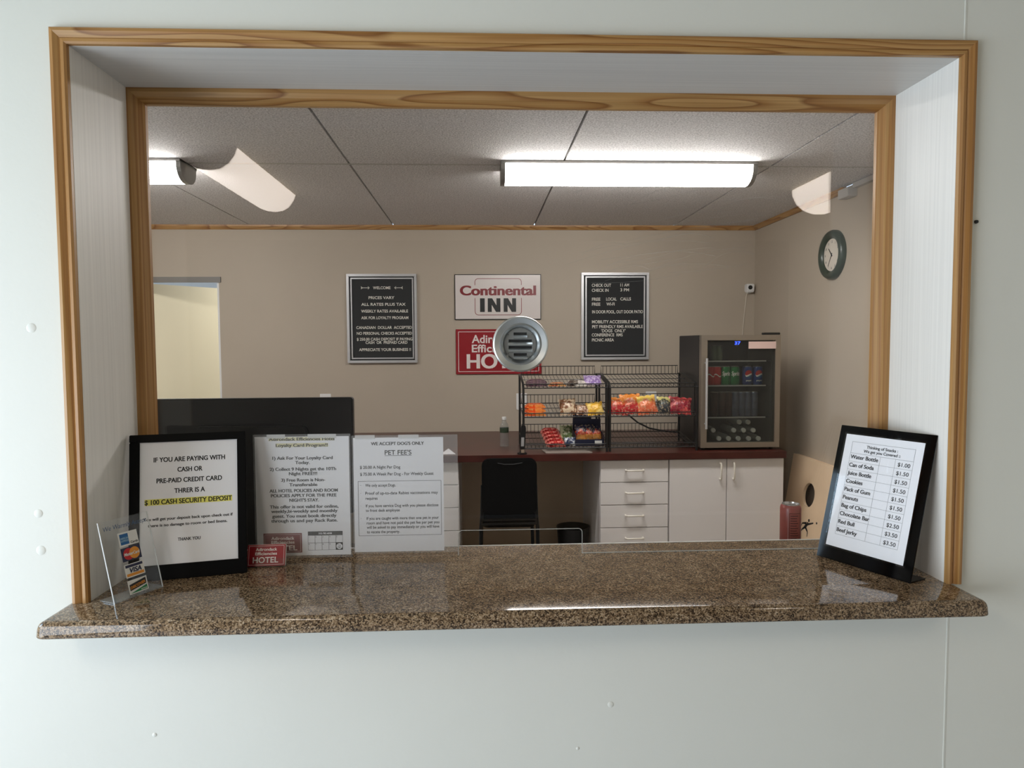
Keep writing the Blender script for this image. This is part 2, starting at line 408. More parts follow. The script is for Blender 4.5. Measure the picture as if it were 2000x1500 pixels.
def stop(side):
    mb = MB(); q = [(0,0),(0,-.040),(.010,-.040),(.020,-.034),(.026,-.022),(sw,-.012),(sw,0)]; n = len(q)
    if side == 'top': vs = [(XL+o, YG+t, ZT-o) for o, t in q] + [(XR_-o, YG+t, ZT-o) for o, t in q]
    elif side == 'l': vs = [(XL+o, YG+t, ZS) for o, t in q] + [(XL+o, YG+t, ZT-o) for o, t in q]
    else: vs = [(XR_-o, YG+t, ZS) for o, t in q] + [(XR_-o, YG+t, ZT-o) for o, t in q]
    mb.add(vs, [tuple(range(n)), tuple(range(2*n-1, n-1, -1))] + [(i, i+n, (i+1) % n+n, (i+1) % n) for i in range(n)])
    return mb
stop('top').build('head_stop', M_pineH, win)
stop('l').build('side_stop', M_pineV, win); stop('r').build('side_stop', M_pineV, win)
NX0, NX1, NZ = -.0562, .2596, 1.0788                   # money slot cut in the glass
def slot_pts():
    r = .010; p = [(NX1, ZS+.001)]
    for k in range(6): a = k/5*PI/2; p.append((NX1-r+r*math.cos(a), NZ-r+r*math.sin(a)))
    for k in range(6): a = PI/2+k/5*PI/2; p.append((NX0+r+r*math.cos(a), NZ-r+r*math.sin(a)))
    p.append((NX0, ZS+.001)); return p
outl = [(XL+.002, ZS+.001), (XL+.002, ZT-.002), (XR_-.002, ZT-.002), (XR_-.002, ZS+.001)] + slot_pts()
MB().prism(outl, YG, YG+.006).build('glass_pane', M_glass, win)
b = MB(); sp_ = slot_pts()
b.tube([(x, YG+.003, z) for x, z in sp_], .0011, 5)
b.tube([(NX1, YG+.001, ZS+.0015), (XR_-.03, YG+.001, ZS+.0015)], .0014, 5)
b.build('glass_edge', M_glassedge, win)

rnd = random.Random(11); b = MB()                      # hairline scratches in the pane
for k in range(26):
    x0_, z0_ = rnd.uniform(.22, .62), rnd.uniform(1.70, 1.93); L_ = rnd.uniform(.10, .34); c_ = rnd.uniform(-.02, .05); sl = rnd.uniform(.05, .25)
    b.tube([(x0_+L_*t_/6, YG-.0004, z0_+sl*L_*t_/6+c_*(t_/6)*(1-t_/6)*2) for t_ in range(7)], .00016, 3)
b.build('scratches', clear('scratch_haze', .1, (.95, .95, .95), .3, .22), win)

# office shell
b = MB()                                              # back wall with the doorway
b.box(-1.9717, XW+.1, YB, YB+.1, 0, HC); b.box(-3.4, -2.80, YB, YB+.1, 0, HC); b.box(-2.80, -1.9717, YB, YB+.1, 2.065, HC)
struct(b.build('wall_back', M_off))
struct(MB().box(XW, XW+.1, .30, YB, 0, HC).build('wall_right', M_off))
struct(MB().box(-3.4, -3.3, .30, YB, 0, HC).build('wall_left', M_off))
struct(MB().box(-3.3, XW, .30, .312, 0, ZS-.05).build('wall_under_window', M_off))
struct(MB().box(-3.4, XW+.1, .30, 7.0, -.1, 0).build('floor', M_floor))
b = MB(); g = .0055
xs = [-3.3, -2.80, -1.725, -.6458, .4327, 1.5187, XW]; ys = [.30, .9, 2.1656, YB]
for i in range(len(xs)-1):
    for j in range(len(ys)-1):
        b.m(0).box(xs[i]+g, xs[i+1]-g, ys[j]+g, ys[j+1]-g, HC, HC+.02)
b.m(1).box(-3.3, XW, .30, YB, HC+.018, HC+.1)
for y in ys[1:-1]: b.m(2).box(-3.3, XW, y-.022, y-.0045, HC-.001, HC+.019)
ceiling = struct(b.build('ceiling', [M_tile, M_gap, M_bar]))
struct(MB().prismx([(YB,HC-.034),(YB-.012,HC-.034),(YB-.024,HC-.012),(YB-.026,HC),(YB,HC)], -3.3, XW).build('trim_1', M_pineH))
struct(MB().prism([(XW,HC-.034),(XW-.012,HC-.034),(XW-.024,HC-.012),(XW-.026,HC),(XW,HC)], 2.62, YB-.026).build('trim_2', M_pineY))

# doorway and the room beyond it
dr = bpy.data.objects.new('door_1', None); COL.objects.link(dr); struct(dr)
MB().box(-2.84, -1.955, YB-.012, YB, 2.03, 2.0725).build('door_header', M_doorhead, dr)
MB().box(-1.985, -1.9717, YB, YB+.1, 0, 2.03).build('door_jamb', M_white, dr)
dl = MB().box(0, .868, -.02, .02, .01, 2.045).build('door_leaf', M_doorleaf, dr, bevel=.002)
dl.location = (-2.785, YB+.06, 0); dl.rotation_euler = (0, 0, math.radians(52))
b = MB(); b.box(-4.3, -.8, 7.0, 7.1, 0, 2.6); struct(b.build('wall_beyond_door', M_white))
struct(MB().box(-.9, -.8, YB+.1, 7.0, 0, 2.6).build('wall_beyond_door_right', M_white))
struct(MB().box(-4.3, -4.2, YB+.1, 7.0, 0, 2.6).build('wall_beyond_door_left', M_white))
struct(MB().box(-4.3, -.8, YB+.1, 7.1, 2.6, 2.7).build('ceiling_beyond_door', M_white))

# lobby around the photographer (lights the near side, shows in the glass)
b = MB(); b.box(LX0-.1, LX0, LY, -3.1, 0, LH); b.box(LX0-.1, LX0, -3.1, -.8, 0, .12); b.box(LX0-.1, LX0, -3.1, -.8, 1.72, LH); b.box(LX0-.1, LX0, -.8, -.63, 0, LH)
b.box(LX0-.1, LX0, -.63, -.03, 0, 1.175); b.box(LX0-.1, LX0, -.63, -.03, 2.125, LH); b.box(LX0-.1, LX0, -.03, 0, 0, LH); struct(b.build('wall_lobby_left', M_wall))  # this opening near the front is made up to hold the added sky light
b = MB(); b.box(LX1, LX1+.1, LY, 0, 0, LH); b.box(1.908, LX1, -1.67, -.0005, 0, LH); struct(b.build('wall_lobby_right', mat('lobby_wall_tan', (200, 188, 170), .6)))
struct(MB().box(LX0-.1, LX1+.1, LY-.1, LY, 0, LH).build('wall_lobby_rear', M_lobdark))
struct(MB().box(LX0-.1, LX1+.1, LY-.1, .30, -.1, 0).build('floor_lobby', M_lobfloor))
struct(MB().box(LX0-.1, LX1+.1, LY-.1, .30, LH, LH+.1).build('ceiling_lobby', mat('lobby_ceiling_beige', (170, 160, 138), .7)))

# ------------------------------------------------------------------ granite counter in the window
b = MB(); th = .034; y0 = -.118; x0, x1 = -.8685, 1.0535; yb = .352
prof = []                                              # front nosing, y/z
for k in range(5):
    a = k/4*PI/2; prof.append((y0+.006-.006*math.sin(a), ZS-th+.006-.006*math.cos(a)))
for k in range(7):
    a = k/6*PI/2; prof.append((y0+.002+.011*(1-math.cos(a)), ZS-.014+.014*math.sin(a)))
poly = prof + [(-.0005, ZS), (-.0005, ZS-th)]
# wings in front of the wall, ends rounded over as well
n = len(poly); rings = []
for (xx, s_) in [(x0, .25), (x0+.004, .62), (x0+.010, .87), (x0+.018, 1), (x1-.018, 1), (x1-.010, .87), (x1-.004, .62), (x1, .25)]:
    rings.append([(xx, -.0005 if abs(y+.0005) < 1e-6 else y+(1-s_)*.012, ZS-th + (z-(ZS-th))*(.55+.45*s_)) for y, z in poly])
vs = [p for r_ in rings for p in r_]; fs = [tuple(range(n)), tuple((len(rings)-1)*n+j for j in range(n-1, -1, -1))]
for i in range(len(rings)-1):
    for j in range(n): fs.append((i*n+j, i*n+(j+1) % n, (i+1)*n+(j+1) % n, (i+1)*n+j))
b.add(vs, fs)
b.box(XL-.0, XR_+.0, -.0008, yb, ZS-th, ZS)
sill = tag(b.build('granite_counter', M_gran, smooth=True), 'brown speckled granite ledge with rounded nose running under the service window', 'counter')
MB().box(XL, XR_, yb, yb+.004, ZS-th, ZS+.0012).build('edge_strip', M_white, sill)

# ------------------------------------------------------------------ speaking grille on the glass
gx, gz, R = .103, 1.550, .0695
t = thing('speaking_grille', 'round metal speak-through grille with four slots fixed on the glass', 'grille', (gx, YG-.0140, gz))
b = MB()
b.lathe([(.0665,.012),(.069,.010),(R,.004),(R,0),(.068,-.006),(.065,-.008),(.0515,-.004),(.0505,-.0065),(.048,-.0065),(.046,-.002),(.041,.010),(.0405,.0115),(.0385,.0115)], (0,0,0), 56, 'y', cap=False)
b.build('rim', M_chrome, t, smooth=True)
b = MB()                                               # pressed plate, slots left open between louvres
def chord(z): return math.sqrt(max(0, .0388**2 - z*z))
slots = [(.026,.0165),(.0085,.029),(-.0075,.029),(-.0255,.0165)]; sh_ = .0030
zz = [.0388] + [q for z, w in slots for q in (z+sh_, z-sh_)] + [-.0388]
for k in range(0, len(zz), 2):
    za, zb = zz[k], zz[k+1]; m_ = 5
    pts = []
    for i in range(m_+1): z = za+(zb-za)*i/m_; pts.append((chord(z), z))
    poly = pts + [(-x, z) for x, z in reversed(pts)]
    poly = [p for i, p in enumerate(poly) if i == 0 or (abs(p[0]-poly[i-1][0])+abs(p[1]-poly[i-1][1])) > 1e-5]
    b.prism(poly, .0085, .0105)
for z, w in slots:
    for s_ in (-1, 1):
        c_ = chord(z); b.prism([(s_*w, z+sh_), (s_*c_, z+sh_), (s_*c_, z-sh_), (s_*w, z-sh_)], .0085, .0105)
    b.prismx([(.0085, z-sh_), (.003, z-sh_-.002), (-.0005, z-sh_-.0075), (.0012, z-sh_-.0085), (.0050, z-sh_-.004), (.0105, z-sh_-.001)], -w*1.04, w*1.04)
b.build('louvre_plate', M_chrome, t, smooth=True)
MB().lathe([(.0405,.0118),(.0405,.0134)], (0,0,0), 40, 'y').build('baffle', mat('baffle_dark', (40, 40, 40), .8), t)

# ------------------------------------------------------------------ sheets taped on the glass
def sheet(name, label, X0, X1, Z0, Z1, y, sleeve, tapes):
    w, h = X1-X0, Z1-Z0
    t = thing(name, label, 'sign', (X0, y, Z0), 'paper sheets taped to the glass')
    paper = MB().box(0, w, -.0004, 0, 0, h).build('paper', M_paper, t)
    MB().box(sleeve[0], w+sleeve[1], -.0011, -.0008, sleeve[2], h+sleeve[3]).build('clear_sleeve', M_sleeve, t)
    for a, c, z0_, z1_ in tapes: MB().box(a, c, -.0015, -.0012, h+z0_, h+z1_).build('tape', M_tape, t)
    return t, paper, w, h

t, paper, w, h = sheet('loyalty_notice', 'white sheet headed Loyalty Card Program with red logo and punch card at its foot', -.5567, -.3256, 1.025, 1.324, YG-.0035,
    (-.004, .004, -.006, .006), [(.03, .075, -.004, .006), (.13, .20, -.004, .006)])
ink = MB(); Y = -.0007
def U(x): return (x-75)/728*w
def V(y): return h-(y-410)/905*h
ink.m(1).rect(U(182), U(692), V(441), V(414), Y+.0001); ink.rect(U(236), U(642), V(488), V(460), Y+.0001)
ink.m(0)
for s, cx, yy, wd in [('Adirondack Efficiencies Hotel',438,428,505),('Loyalty Card Program!!',438,475,400),('1) Ask For Your Loyalty Card',442,571,465),('Today.',440,606,112),
    ('2) Collect 9 Nights get the 10Th',443,655,512),('Night FREE!!!',443,690,218),('3) Free Room is Non-',443,738,340),('Transferable',443,774,217),
    ('ALL HOTEL POLICIES AND ROOM',445,819,528),('POLICIES APPLY FOR THE FREE',445,856,508),("NIGHT'S STAY.",447,892,228),('This offer is not valid for online,',446,941,532),
    ('weekly,bi-weekly and monthly',447,975,515),('guest. You must book directly',446,1012,498),('through us and pay Rack Rate.',446,1048,515)]:
    text(ink, s, U(cx-wd/2), U(cx+wd/2), V(yy), 23/905*h, Y, .045)
ink.build('printing', [M_ink, M_hip], paper)
lg = MB(); lg.m(0).rect(U(125), U(423), V(1293), V(1143), Y); lg.m(1).outline(U(135), U(413), V(1284), V(1152), Y-.0002, .0006)
text(lg, 'Adirondack', U(185), U(365), V(1182), .0072, Y-.0002, .02); text(lg, 'Efficiencies', U(185), U(365), V(1212), .0072, Y-.0002, .02); text(lg, 'HOTEL', U(175), U(385), V(1256), .012, Y-.0002, .02)
lg.build('printed_logo', [M_dred, M_signw], paper)
pc = MB(); gx0, gx1, gz0, gz1 = U(470), U(741), V(1277), V(1133)
pc.m(0).outline(gx0, gx1, gz0, gz1, Y, .0006); hd = gz1-.0105; pc.rect(gx0, gx1, hd, gz1, Y)
for k in range(1, 5): x = gx0+(gx1-gx0)*k/5; pc.rect(x-.0004, x+.0004, gz0, hd, Y)
zm = (gz0+hd)/2; pc.rect(gx0, gx1, zm-.0004, zm+.0004, Y)
for k in range(9): text(pc, str(k+1), gx0+(gx1-gx0)*(k % 5)/5+.0025, None, (hd if k < 5 else zm)-.0035, .0030, Y, .02)
cw = (gx1-gx0)/5; pc.rect(gx1-cw, gx1, gz0, zm, Y-.0001)
pc.m(1); n = 28; cx, cz = gx1-cw/2, (gz0+zm)/2
pc.add([(cx+(cw*.47 if k % 2 else cw*.38)*math.cos(2*PI*k/n), Y-.0003, cz+(cw*.47 if k % 2 else cw*.38)*math.sin(2*PI*k/n)) for k in range(n)], [tuple(range(n))])
text(pc, '315-782-6038', (gx0+gx1)/2, None, (hd+gz1)/2, .0040, Y-.0002, .02)
pc.m(0); text(pc, 'Free', cx, None, cz+.003, .003, Y-.0005, .02); text(pc, 'Night', cx, None, cz-.002, .003, Y-.0005, .02)
pc.build('printed_punch_card', [M_ink, M_paper], paper)

t, paper, w, h = sheet('pet_fee_notice', "white sheet headed We Accept Dog's Only with boxed pet fee rules", -.3154, -.0918, 1.0305, 1.319, YG-.0035,
    (-.004, .036, -.004, .006), [(.005, .054, -.003, .007), (.112, .163, -.003, .007)])
ink = MB()
def U(x): return (x-830)/697*w
def V(y): return h-(y-425)/868*h
text(ink, "WE ACCEPT DOG'S ONLY", U(968), U(1378), V(470), 23/868*h, Y, .04)
text(ink, "PET FEE'S", U(1073), U(1280), V(538), 34/868*h, Y, .015); ink.rect(U(1073), U(1281), V(563), V(560), Y)
text(ink, '$ 20.00 A Night Per Dog', U(880), U(1192), V(648), 22/868*h, Y, .015)
text(ink, '$ 75.00 A Week Per Dog - For Weekly Guest', U(880), U(1450), V(700), 22/868*h, Y, .015)
ink.outline(U(862), U(1508), V(1170), V(753), Y, .0008)
for s, a, c, yy in [('We only accept Dogs.',918,1155,785),('Proof of up-to-date Rabies vaccinations may',918,1482,845),('requires',920,1012,884),('If you have service Dog with you please disclose',920,1485,941),
    ('to front desk employee',920,1183,976),('If you are caught with more than one pet in your',925,1487,1037),('room and have not paid the pet fee per pet you',925,1490,1072),
    ('will be asked to pay immediately or you will have',925,1490,1105),('to vacate the property.',925,1182,1140)]:
    text(ink, s, U(a), U(c), V(yy), 21/868*h, Y, .012)
for yy in (785, 845, 941, 1037): ink.rect(U(880), U(886), V(yy+1), V(yy-1), Y)
ink.build('printing', M_ink, paper)

# ------------------------------------------------------------------ framed notices on the counter
def leaned(name, label, cat, P0, P1, lean, fw_, fh_):
    e = (Vector(P1)-Vector(P0)).normalized(); nb = Vector((-e.y, e.x, 0)); a = math.radians(lean)
    up = Vector((0,0,1))*math.cos(a)+nb*math.sin(a); bk = up.cross(e)
    return thing(name, label, cat, P0, basis=(e, bk, up))
fw_, fh_ = .2526, .334
t = leaned('framed_notice', 'black framed notice about the cash security deposit, leaning at the left jamb', 'frame', (-.7972,.1097,ZS+.0003), (-.5518,.1695,ZS+.0003), 10.5, fw_, fh_)
px0, px1, pz0, pz1 = .0215, .2330, .034, .316
b = MB(); b.box(0, fw_, -.004, .012, 0, pz0); b.box(0, fw_, -.004, .012, pz1, fh_); b.box(0, px0, -.004, .012, pz0, pz1); b.box(px1, fw_, -.004, .012, pz0, pz1)
b.build('frame', M_blacks, t, bevel=.0012)
paper = MB().box(px0, px1, .001, .003, pz0, pz1).build('paper', M_paper, t)
MB().box(.004, fw_-.004, .0045, .010, .004, fh_-.004).build('backing', M_blackp, t)
w, h = px1-px0, pz1-pz0; ink = MB(); Y = .0007
def U(x): return px0+(x-688)/686*w
def V(v): return pz1-v*h
ink.m(1).rect(U(722), U(1334), V(.518), V(.468), Y+.0001); ink.m(0)
for s, a, c, v, cap in [('IF YOU ARE PAYING WITH',783,1285,.147,.037),('CASH OR',948,1123,.233,.037),('PRE-PAID CREDIT CARD',803,1262,.32,.037),('THRER IS A',926,1140,.407,.037),
    ('$ 100 CASH SECURITY DEPOSIT',723,1332,.493,.037),('You will get your deposit back upon check out if',713,1337,.63,.022),('there is no damage to room or bed linens.',745,1297,.681,.022),('THANK YOU',950,1107,.805,.024)]:
    text(ink, s, U(a), U(c), V(v), cap*h, Y, .03)
ink.build('printing', [M_ink, M_hi], paper)

fw_, fh_ = .2442, .336
t = leaned('price_list_stand', 'black slanted sign holder with the snack price list, standing at the right jamb', 'sign holder', (.8455,.2150,ZS+.0003), (.9505,-.0055,ZS+.0003), 14.8, fw_, fh_)
b = MB(); px0, px1, pz0, pz1 = .020, .221, .0335, .315
b.box(0, fw_, 0, .003, 0, fh_); b.build('back_panel', M_black, t, bevel=.0006)
# foot lies flat on the ledge: in the tilted frame it runs backwards and down
a = math.radians(15.25); L_ = .055
f_ = MB(); q = [(0,0),(.003,0),(.003+L_*math.cos(a),-L_*math.sin(a)*-1*0+L_*math.sin(a)*-1*-1),(L_*math.cos(a), L_*math.sin(a)+.003)]
f_.prismx([(0,.0),(L_*math.cos(a), -L_*math.sin(a)*-1),(L_*math.cos(a)-.0008, L_*math.sin(a)+.003),(.0,.0031)], 0, fw_)
foot = f_.build('foot', M_black, t)
paper = MB().box(px0, px1, -.0006, 0, pz0, pz1).build('paper', M_paper, t)
w, h = px1-px0, pz1-pz0; ink = MB(); Y = -.0009
def U(u): return px0+u*w
def V(v): return pz1-v*h
ink.outline(U(.10), U(.905), V(.165), V(.062), Y, .0005)
text(ink, 'Thinking of Snacks :', U(.30), U(.70), V(.096), .0068, Y, .03); text(ink, 'We get you Covered ::', U(.27), U(.74), V(.134), .0068, Y, .03)
rows = [('Water Bottle','$1.00'),('Can of Soda','$1.50'),('Juice Bottle','$1.50'),('Cookies','$1.50'),('Pack of Gum','$1.50'),('Peanuts','$1.50'),('Bag of Chips','$1.50'),('Chocolate Bar','$2.50'),('Red Bull','$3.50'),('Beef Jerky','$3.50')]
z_ = .165; ph = .0725
for k, (n_, p_) in enumerate(rows):
    vc = z_+ph*(k+.42)
    text(ink, n_, U(.112), None, V(vc), .0092, Y, .035, align='l'); text(ink, p_, U(.725), U(.875), V(vc+.008), .0088, Y, .012)
    ink.rect(U(.10), U(.905), V(z_+ph*(k+1))-.0002, V(z_+ph*(k+1))+.0002, Y)
for u in (.10, .50, .69, .905): ink.rect(U(u)-.0002, U(u)+.0002, V(z_+ph*10), V(z_), Y)
ink.build('printing', M_ink, paper)
MB().box(px0-.004, px1+.004, -.0026, -.0014, pz0-.004, pz1+.004).build('clear_cover', clear('sign_cover', .03), t)

# card stand: clear bent acrylic with payment decals
cw_, ch_ = .1174, .172
t = leaned('payment_card_stand', 'clear bent acrylic stand with four payment card decals, left end of the ledge', 'sign holder', (-.7593,-.0251,ZS+.0004), (-.7076,.0803,ZS+.0004), 14.5, cw_, ch_)
a = math.radians(14.5); L_ = .046
MB().box(0, cw_, 0, .0024, 0, ch_).build('front_sheet', M_acry, t)
MB().prismx([(0,0),(L_*math.cos(a),L_*math.sin(a)),(L_*math.cos(a)-.0006,L_*math.sin(a)+.0024),(0,.0025)], 0, cw_).build('foot', clear('acrylic_foot', .08, (.95, .96, .96), .05, .16), t)
MB().box(-.0008, .0002, -.0002, .0026, 0, ch_).build('polished_edge', M_acryedge, t); MB().box(cw_-.0002, cw_+.0006, -.0002, .0026, 0, ch_).build('polished_edge', M_acryedge, t)
C_nav = mat('decal_navy', (30, 36, 70), .4); C_blue = mat('decal_blue', (28, 98, 160), .4); C_red = mat('decal_red', (200, 30, 36), .4); C_or = mat('decal_orange', (232, 152, 46), .4); C_gr = mat('decal_green', (30, 128, 74), .4); C_wh = mat('decal_white', (232, 232, 228), .4)
C_dblk = mat('decal_black', (20, 18, 18), .4); C_lb = mat('decal_light_blue', (150, 190, 215), .4); C_script = mat('decal_script_blue', (78, 104, 138), .5)
dx0, dx1 = .0365, .0825; dw = dx1-dx0; Y = -.0004; y2 = -.0007; y3 = -.0010
def decal(z0, z1): return MB().m(0).rect(dx0, dx1, z0, z1, Y)
z0 = .110; d = decal(z0, z0+.030); d.m(1).rect(dx0+.0035, dx0+.0235, z0+.0035, z0+.0265, y2); d.m(2); text(d, 'AMERICAN', dx0+.0042, dx0+.0228, z0+.0170, .0040, y3, .03); text(d, 'EXPRESS', dx0+.0042, dx0+.0228, z0+.0115, .0040, y3, .03)
d.m(3); text(d, 'Cards', dx0+.0265, dx0+.0440, z0+.0055, .0048, y2, .02); d.build('payment_decal', [C_wh, C_blue, C_lb, C_dblk], t)
z0 = .0777; d = decal(z0, z0+.029); d.m(1).disc(dx0+.0165, z0+.0145, .0125, y2, 28); d.m(2).disc(dx0+.0305, z0+.0145, .0125, y2-.0002, 28); d.m(3); text(d, 'MasterCard', dx0+.0055, dx0+.0415, z0+.0145, .0062, y3-.0002, .035, .15); d.build('payment_decal', [C_nav, C_red, C_or, C_wh], t)
z0 = .0425; d = decal(z0, z0+.0285); d.m(1).rect(dx0+.0025, dx1-.0025, z0+.0212, z0+.0268, y2); text(d, 'VISA', dx0+.0085, dx0+.0385, z0+.0145, .0098, y3, .04, .25); d.m(2).rect(dx0+.0025, dx1-.0025, z0+.0025, z0+.0082, y2); d.build('payment_decal', [C_wh, C_nav, C_or], t)
z0 = .0073; d = decal(z0, z0+.0295); d.m(1).add([(dx0+.003,y2,z0+.0075),(dx1-.003,y2,z0+.0140),(dx1-.003,y2,z0+.0270),(dx0+.003,y2,z0+.0205)], [(0,1,2,3)])
d.m(2).add([(dx0+.0025,y2,z0+.002),(dx1-.0025,y2,z0+.002),(dx1-.0025,y2,z0+.0118)], [(0,1,2)])
d.m(3); vs, fs = glyphs('DISCOVER', .03); xa = min(v[0] for v in vs); xb = max(v[0] for v in vs)
d.add([(dx0+.0045+(v[0]-xa)/(xb-xa)*.037, y3, z0+.0105+v[1]*.0080+(v[0]-xa)/(xb-xa)*.0058) for v in vs], fs)
d.m(0); text(d, 'NOVUS', dx0+.028, dx1-.004, z0+.0045, .0030, y3, .02); d.build('payment_decal', [C_wh, C_dblk, C_gr, C_or], t)
d = MB(); text(d, 'We Warmly Accept', .006, .110, .1555, .0095, Y, .0, .2); d.build('script_lettering', C_script, t)

# business cards in a small clear holder
t = leaned('business_card_holder', 'small clear holder with a stack of red hotel business cards on the granite', 'card holder', (-.5645,.2050,ZS+.0004), (-.4745,.2100,ZS+.0004), 18, .09, .05)
MB().box(0, .09, -.0030, -.0018, 0, .020).build('front_lip', M_acry, t)
MB().box(-.001, .091, .0125, .0137, 0, .046).build('back_plate', M_acry, t)
cards = MB(); cards.m(0).box(.0008, .0892, .0010, .0118, .0022, .0535); cards.m(1).box(.0006, .0894, -.0012, .0008, .002, .0528)
cards.m(0).outline(.0035, .0865, .005, .050, -.0015, .0007)
text(cards, 'Adirondack', .0195, .070, .0415, .0066, -.0016, .02); text(cards, 'Efficiencies', .0185, .070, .0315, .0066, -.0016, .02); text(cards, 'HOTEL', .0135, .0735, .0165, .0130, -.0016, .02)
cards.build('business_cards', [M_signw, M_red], t)

# ------------------------------------------------------------------ things on the office wall
def letterboard(name, label, X0, X1, Z0, Z1, ox0, oy0, ox1, oy1, felt, lines):
    w, h = X1-X0, Z1-Z0
    t = thing(name, label, 'letter board', (X0, YB, Z0), 'letter boards on the back wall')
    def U(x): return (x-ox0)/(ox1-ox0)*w
    def V(y): return h-(y-oy0)/(oy1-oy0)*h
    fx0, fy0, fx1, fy1 = felt; a, c, e, f = U(fx0), U(fx1), V(fy1), V(fy0)
    b = MB(); o = .030
    b.box(0, w, -.030, 0, 0, .020); b.box(0, w, -.030, 0, h-.020, h); b.box(0, .020, -.030, 0, .020, h-.020); b.box(w-.020, w, -.030, 0, .020, h-.020)
    b.build('frame', M_alu, t, bevel=.003)
    b = MB(); m_ = .010
    b.box(a-m_, c+m_, -.024, 0, e-m_, e); b.box(a-m_, c+m_, -.024, 0, f, f+m_); b.box(a-m_, a, -.024, 0, e, f); b.box(c, c+m_, -.024, 0, e, f)
    b.build('inner_bead', M_alu, t, bevel=.002)
    MB().box(.018, w-.018, -.012, -.001, .018, h-.018).build('felt_panel', M_felt, t)
    ink = MB(); cap = 25/(oy1-oy0)*h
    for s, x0_, x1_, yy in lines:
        if s in ('>->', '<-<'):
            d_ = 1 if s == '>->' else -1; xs_, xe = (U(x0_), U(x1_)) if d_ > 0 else (U(x1_), U(x0_)); z = V(yy); q = .010
            ink.rect(min(xs_, xe), max(xs_, xe), z-.002, z+.002, -.0155)
            for xx in (xs_, xe-d_*.012, ):
                for sg in (-1, 1): ink.add([(xx, -.0155, z+sg*q+.002), (xx, -.0155, z+sg*q-.002), (xx+d_*.012, -.0155, z-.002), (xx+d_*.012, -.0155, z+.002)], [(0,1,2,3)])
        else: text(ink, s, U(x0_), U(x1_), V(yy), cap, -.0155, .018)
    ink.build('lettering', M_letter, t)
letterboard('letter_board', 'welcome letter board with rates in a silver frame, left of the white sign', -1.008, -.474, 1.411, 2.092, 75, 165, 735, 995, (125,212,690,945), [
    ('>->',210,290,293),('WELCOME',323,488,293),('<-<',525,603,293),('PRICES VARY',280,523,385),('ALL RATES PLUS TAX',210,628,447),('WEEKLY RATES AVAILABLE',208,650,510),
    ('ASK FOR LOYALTY PROGRAM',208,652,572),('CANADIAN  DOLLAR  ACCEPTED',160,685,663),('NO PERSONAL CHECKS ACCEPTED',163,685,717),('$ 250.00 CASH DEPOSIT IF PAYING',163,688,772),
    ('CASH  OR  PREPAID CARD',245,640,803),('APPRECIATE YOUR BUSINESS !!',182,673,870)])
letterboard('letter_board', 'check out and check in letter board in a silver frame, right of the white sign', .796, 1.327, 1.4236, 2.100, 240, 497, 822, 1250, (287,540,778,1205), [
    ('CHECK OUT',332,497,605),('11 AM',577,652,603),('CHECK IN',332,475,648),('3 PM',577,652,645),('FREE',333,405,725),('LOCAL',455,545,724),('CALLS',577,668,723),('FREE',333,405,768),('WI-FI',457,527,767),
    ('IN DOOR POOL, OUT DOOR PATIO',335,772,834),('MOBILITY ACCESSIBLE RMS',333,730,920),('PET FRIENDLY RMS AVAILABLE',335,772,962),("'DOGS  ONLY'",413,622,998),('CONFERENCE  RMS',332,598,1034),('PICNIC AREA',333,523,1077)])

X0, X1, Z0, Z1 = -.1845, .484, 1.740, 2.089; w, h = X1-X0, Z1-Z0
t = thing('hotel_sign', 'white Continental Inn wall sign above the red hotel sign', 'sign', (X0, YB, Z0))
b = MB(); b.m(0).box(.006, w-.006, -.014, 0, .006, h-.006); b.m(1).box(0, w, -.012, 0, 0, h); b.build('panel', [M_sign, M_signblk], t)
def U(x): return (x-1085)/805*w
def V(y): return h-(y-165)/430*h
ink = MB(); ink.m(0); Y = -.0148
for k_ in (-1, 0, 1): text(ink, 'Continental', U(1138)+k_*.0024, U(1839)+k_*.0024, V(318), 88/430*h, Y-.0001*k_, .028)
r_ = .026; x0_, x1_, zt_, zb_ = U(1274), U(1706), V(206), V(550); q0, q1 = V(268), V(390)
def arcpts(pts, tk):
    for i in range(len(pts)-1):
        p, q = Vector((pts[i][0], 0, pts[i][1])), Vector((pts[i+1][0], 0, pts[i+1][1])); d_ = (q-p).normalized(); n_ = Vector((-d_.z, 0, d_.x))*tk
        ink.add([(p+n_)+Vector((0,Y,0)), (q+n_)+Vector((0,Y,0)), (q-n_)+Vector((0,Y,0)), (p-n_)+Vector((0,Y,0))], [(0,1,2,3)])
top = [(x0_, q0)] + [(x0_+r_-r_*math.cos(k/6*PI/2), zt_-r_+r_*math.sin(k/6*PI/2)) for k in range(7)] + [(x1_-r_+r_*math.sin(k/6*PI/2), zt_-r_+r_*math.cos(k/6*PI/2)) for k in range(7)] + [(x1_, q0)]
bot = [(x0_, q1)] + [(x0_+r_-r_*math.cos(k/6*PI/2), zb_+r_-r_*math.sin(k/6*PI/2)) for k in range(7)] + [(x1_-r_+r_*math.sin(k/6*PI/2), zb_+r_-r_*math.cos(k/6*PI/2)) for k in range(7)] + [(x1_, q1)]
arcpts(top, .0022); arcpts(bot, .0022)
ink.m(1)
zt_, zb_ = V(392), V(522); ink.rect(U(1320), U(1364), zb_, zt_, Y)
for xa, xb in ((1392, 1510), (1540, 1656)):
    ink.rect(U(xa), U(xa+37), zb_, zt_, Y); ink.rect(U(xb-37), U(xb), zb_, zt_, Y)
    ink.add([(U(xa), Y-.0002, zt_), (U(xa+41), Y-.0002, zt_), (U(xb), Y-.0002, zb_), (U(xb-41), Y-.0002, zb_)], [(0,1,2,3)])
ink.build('lettering', [M_dred, M_signblk], t)
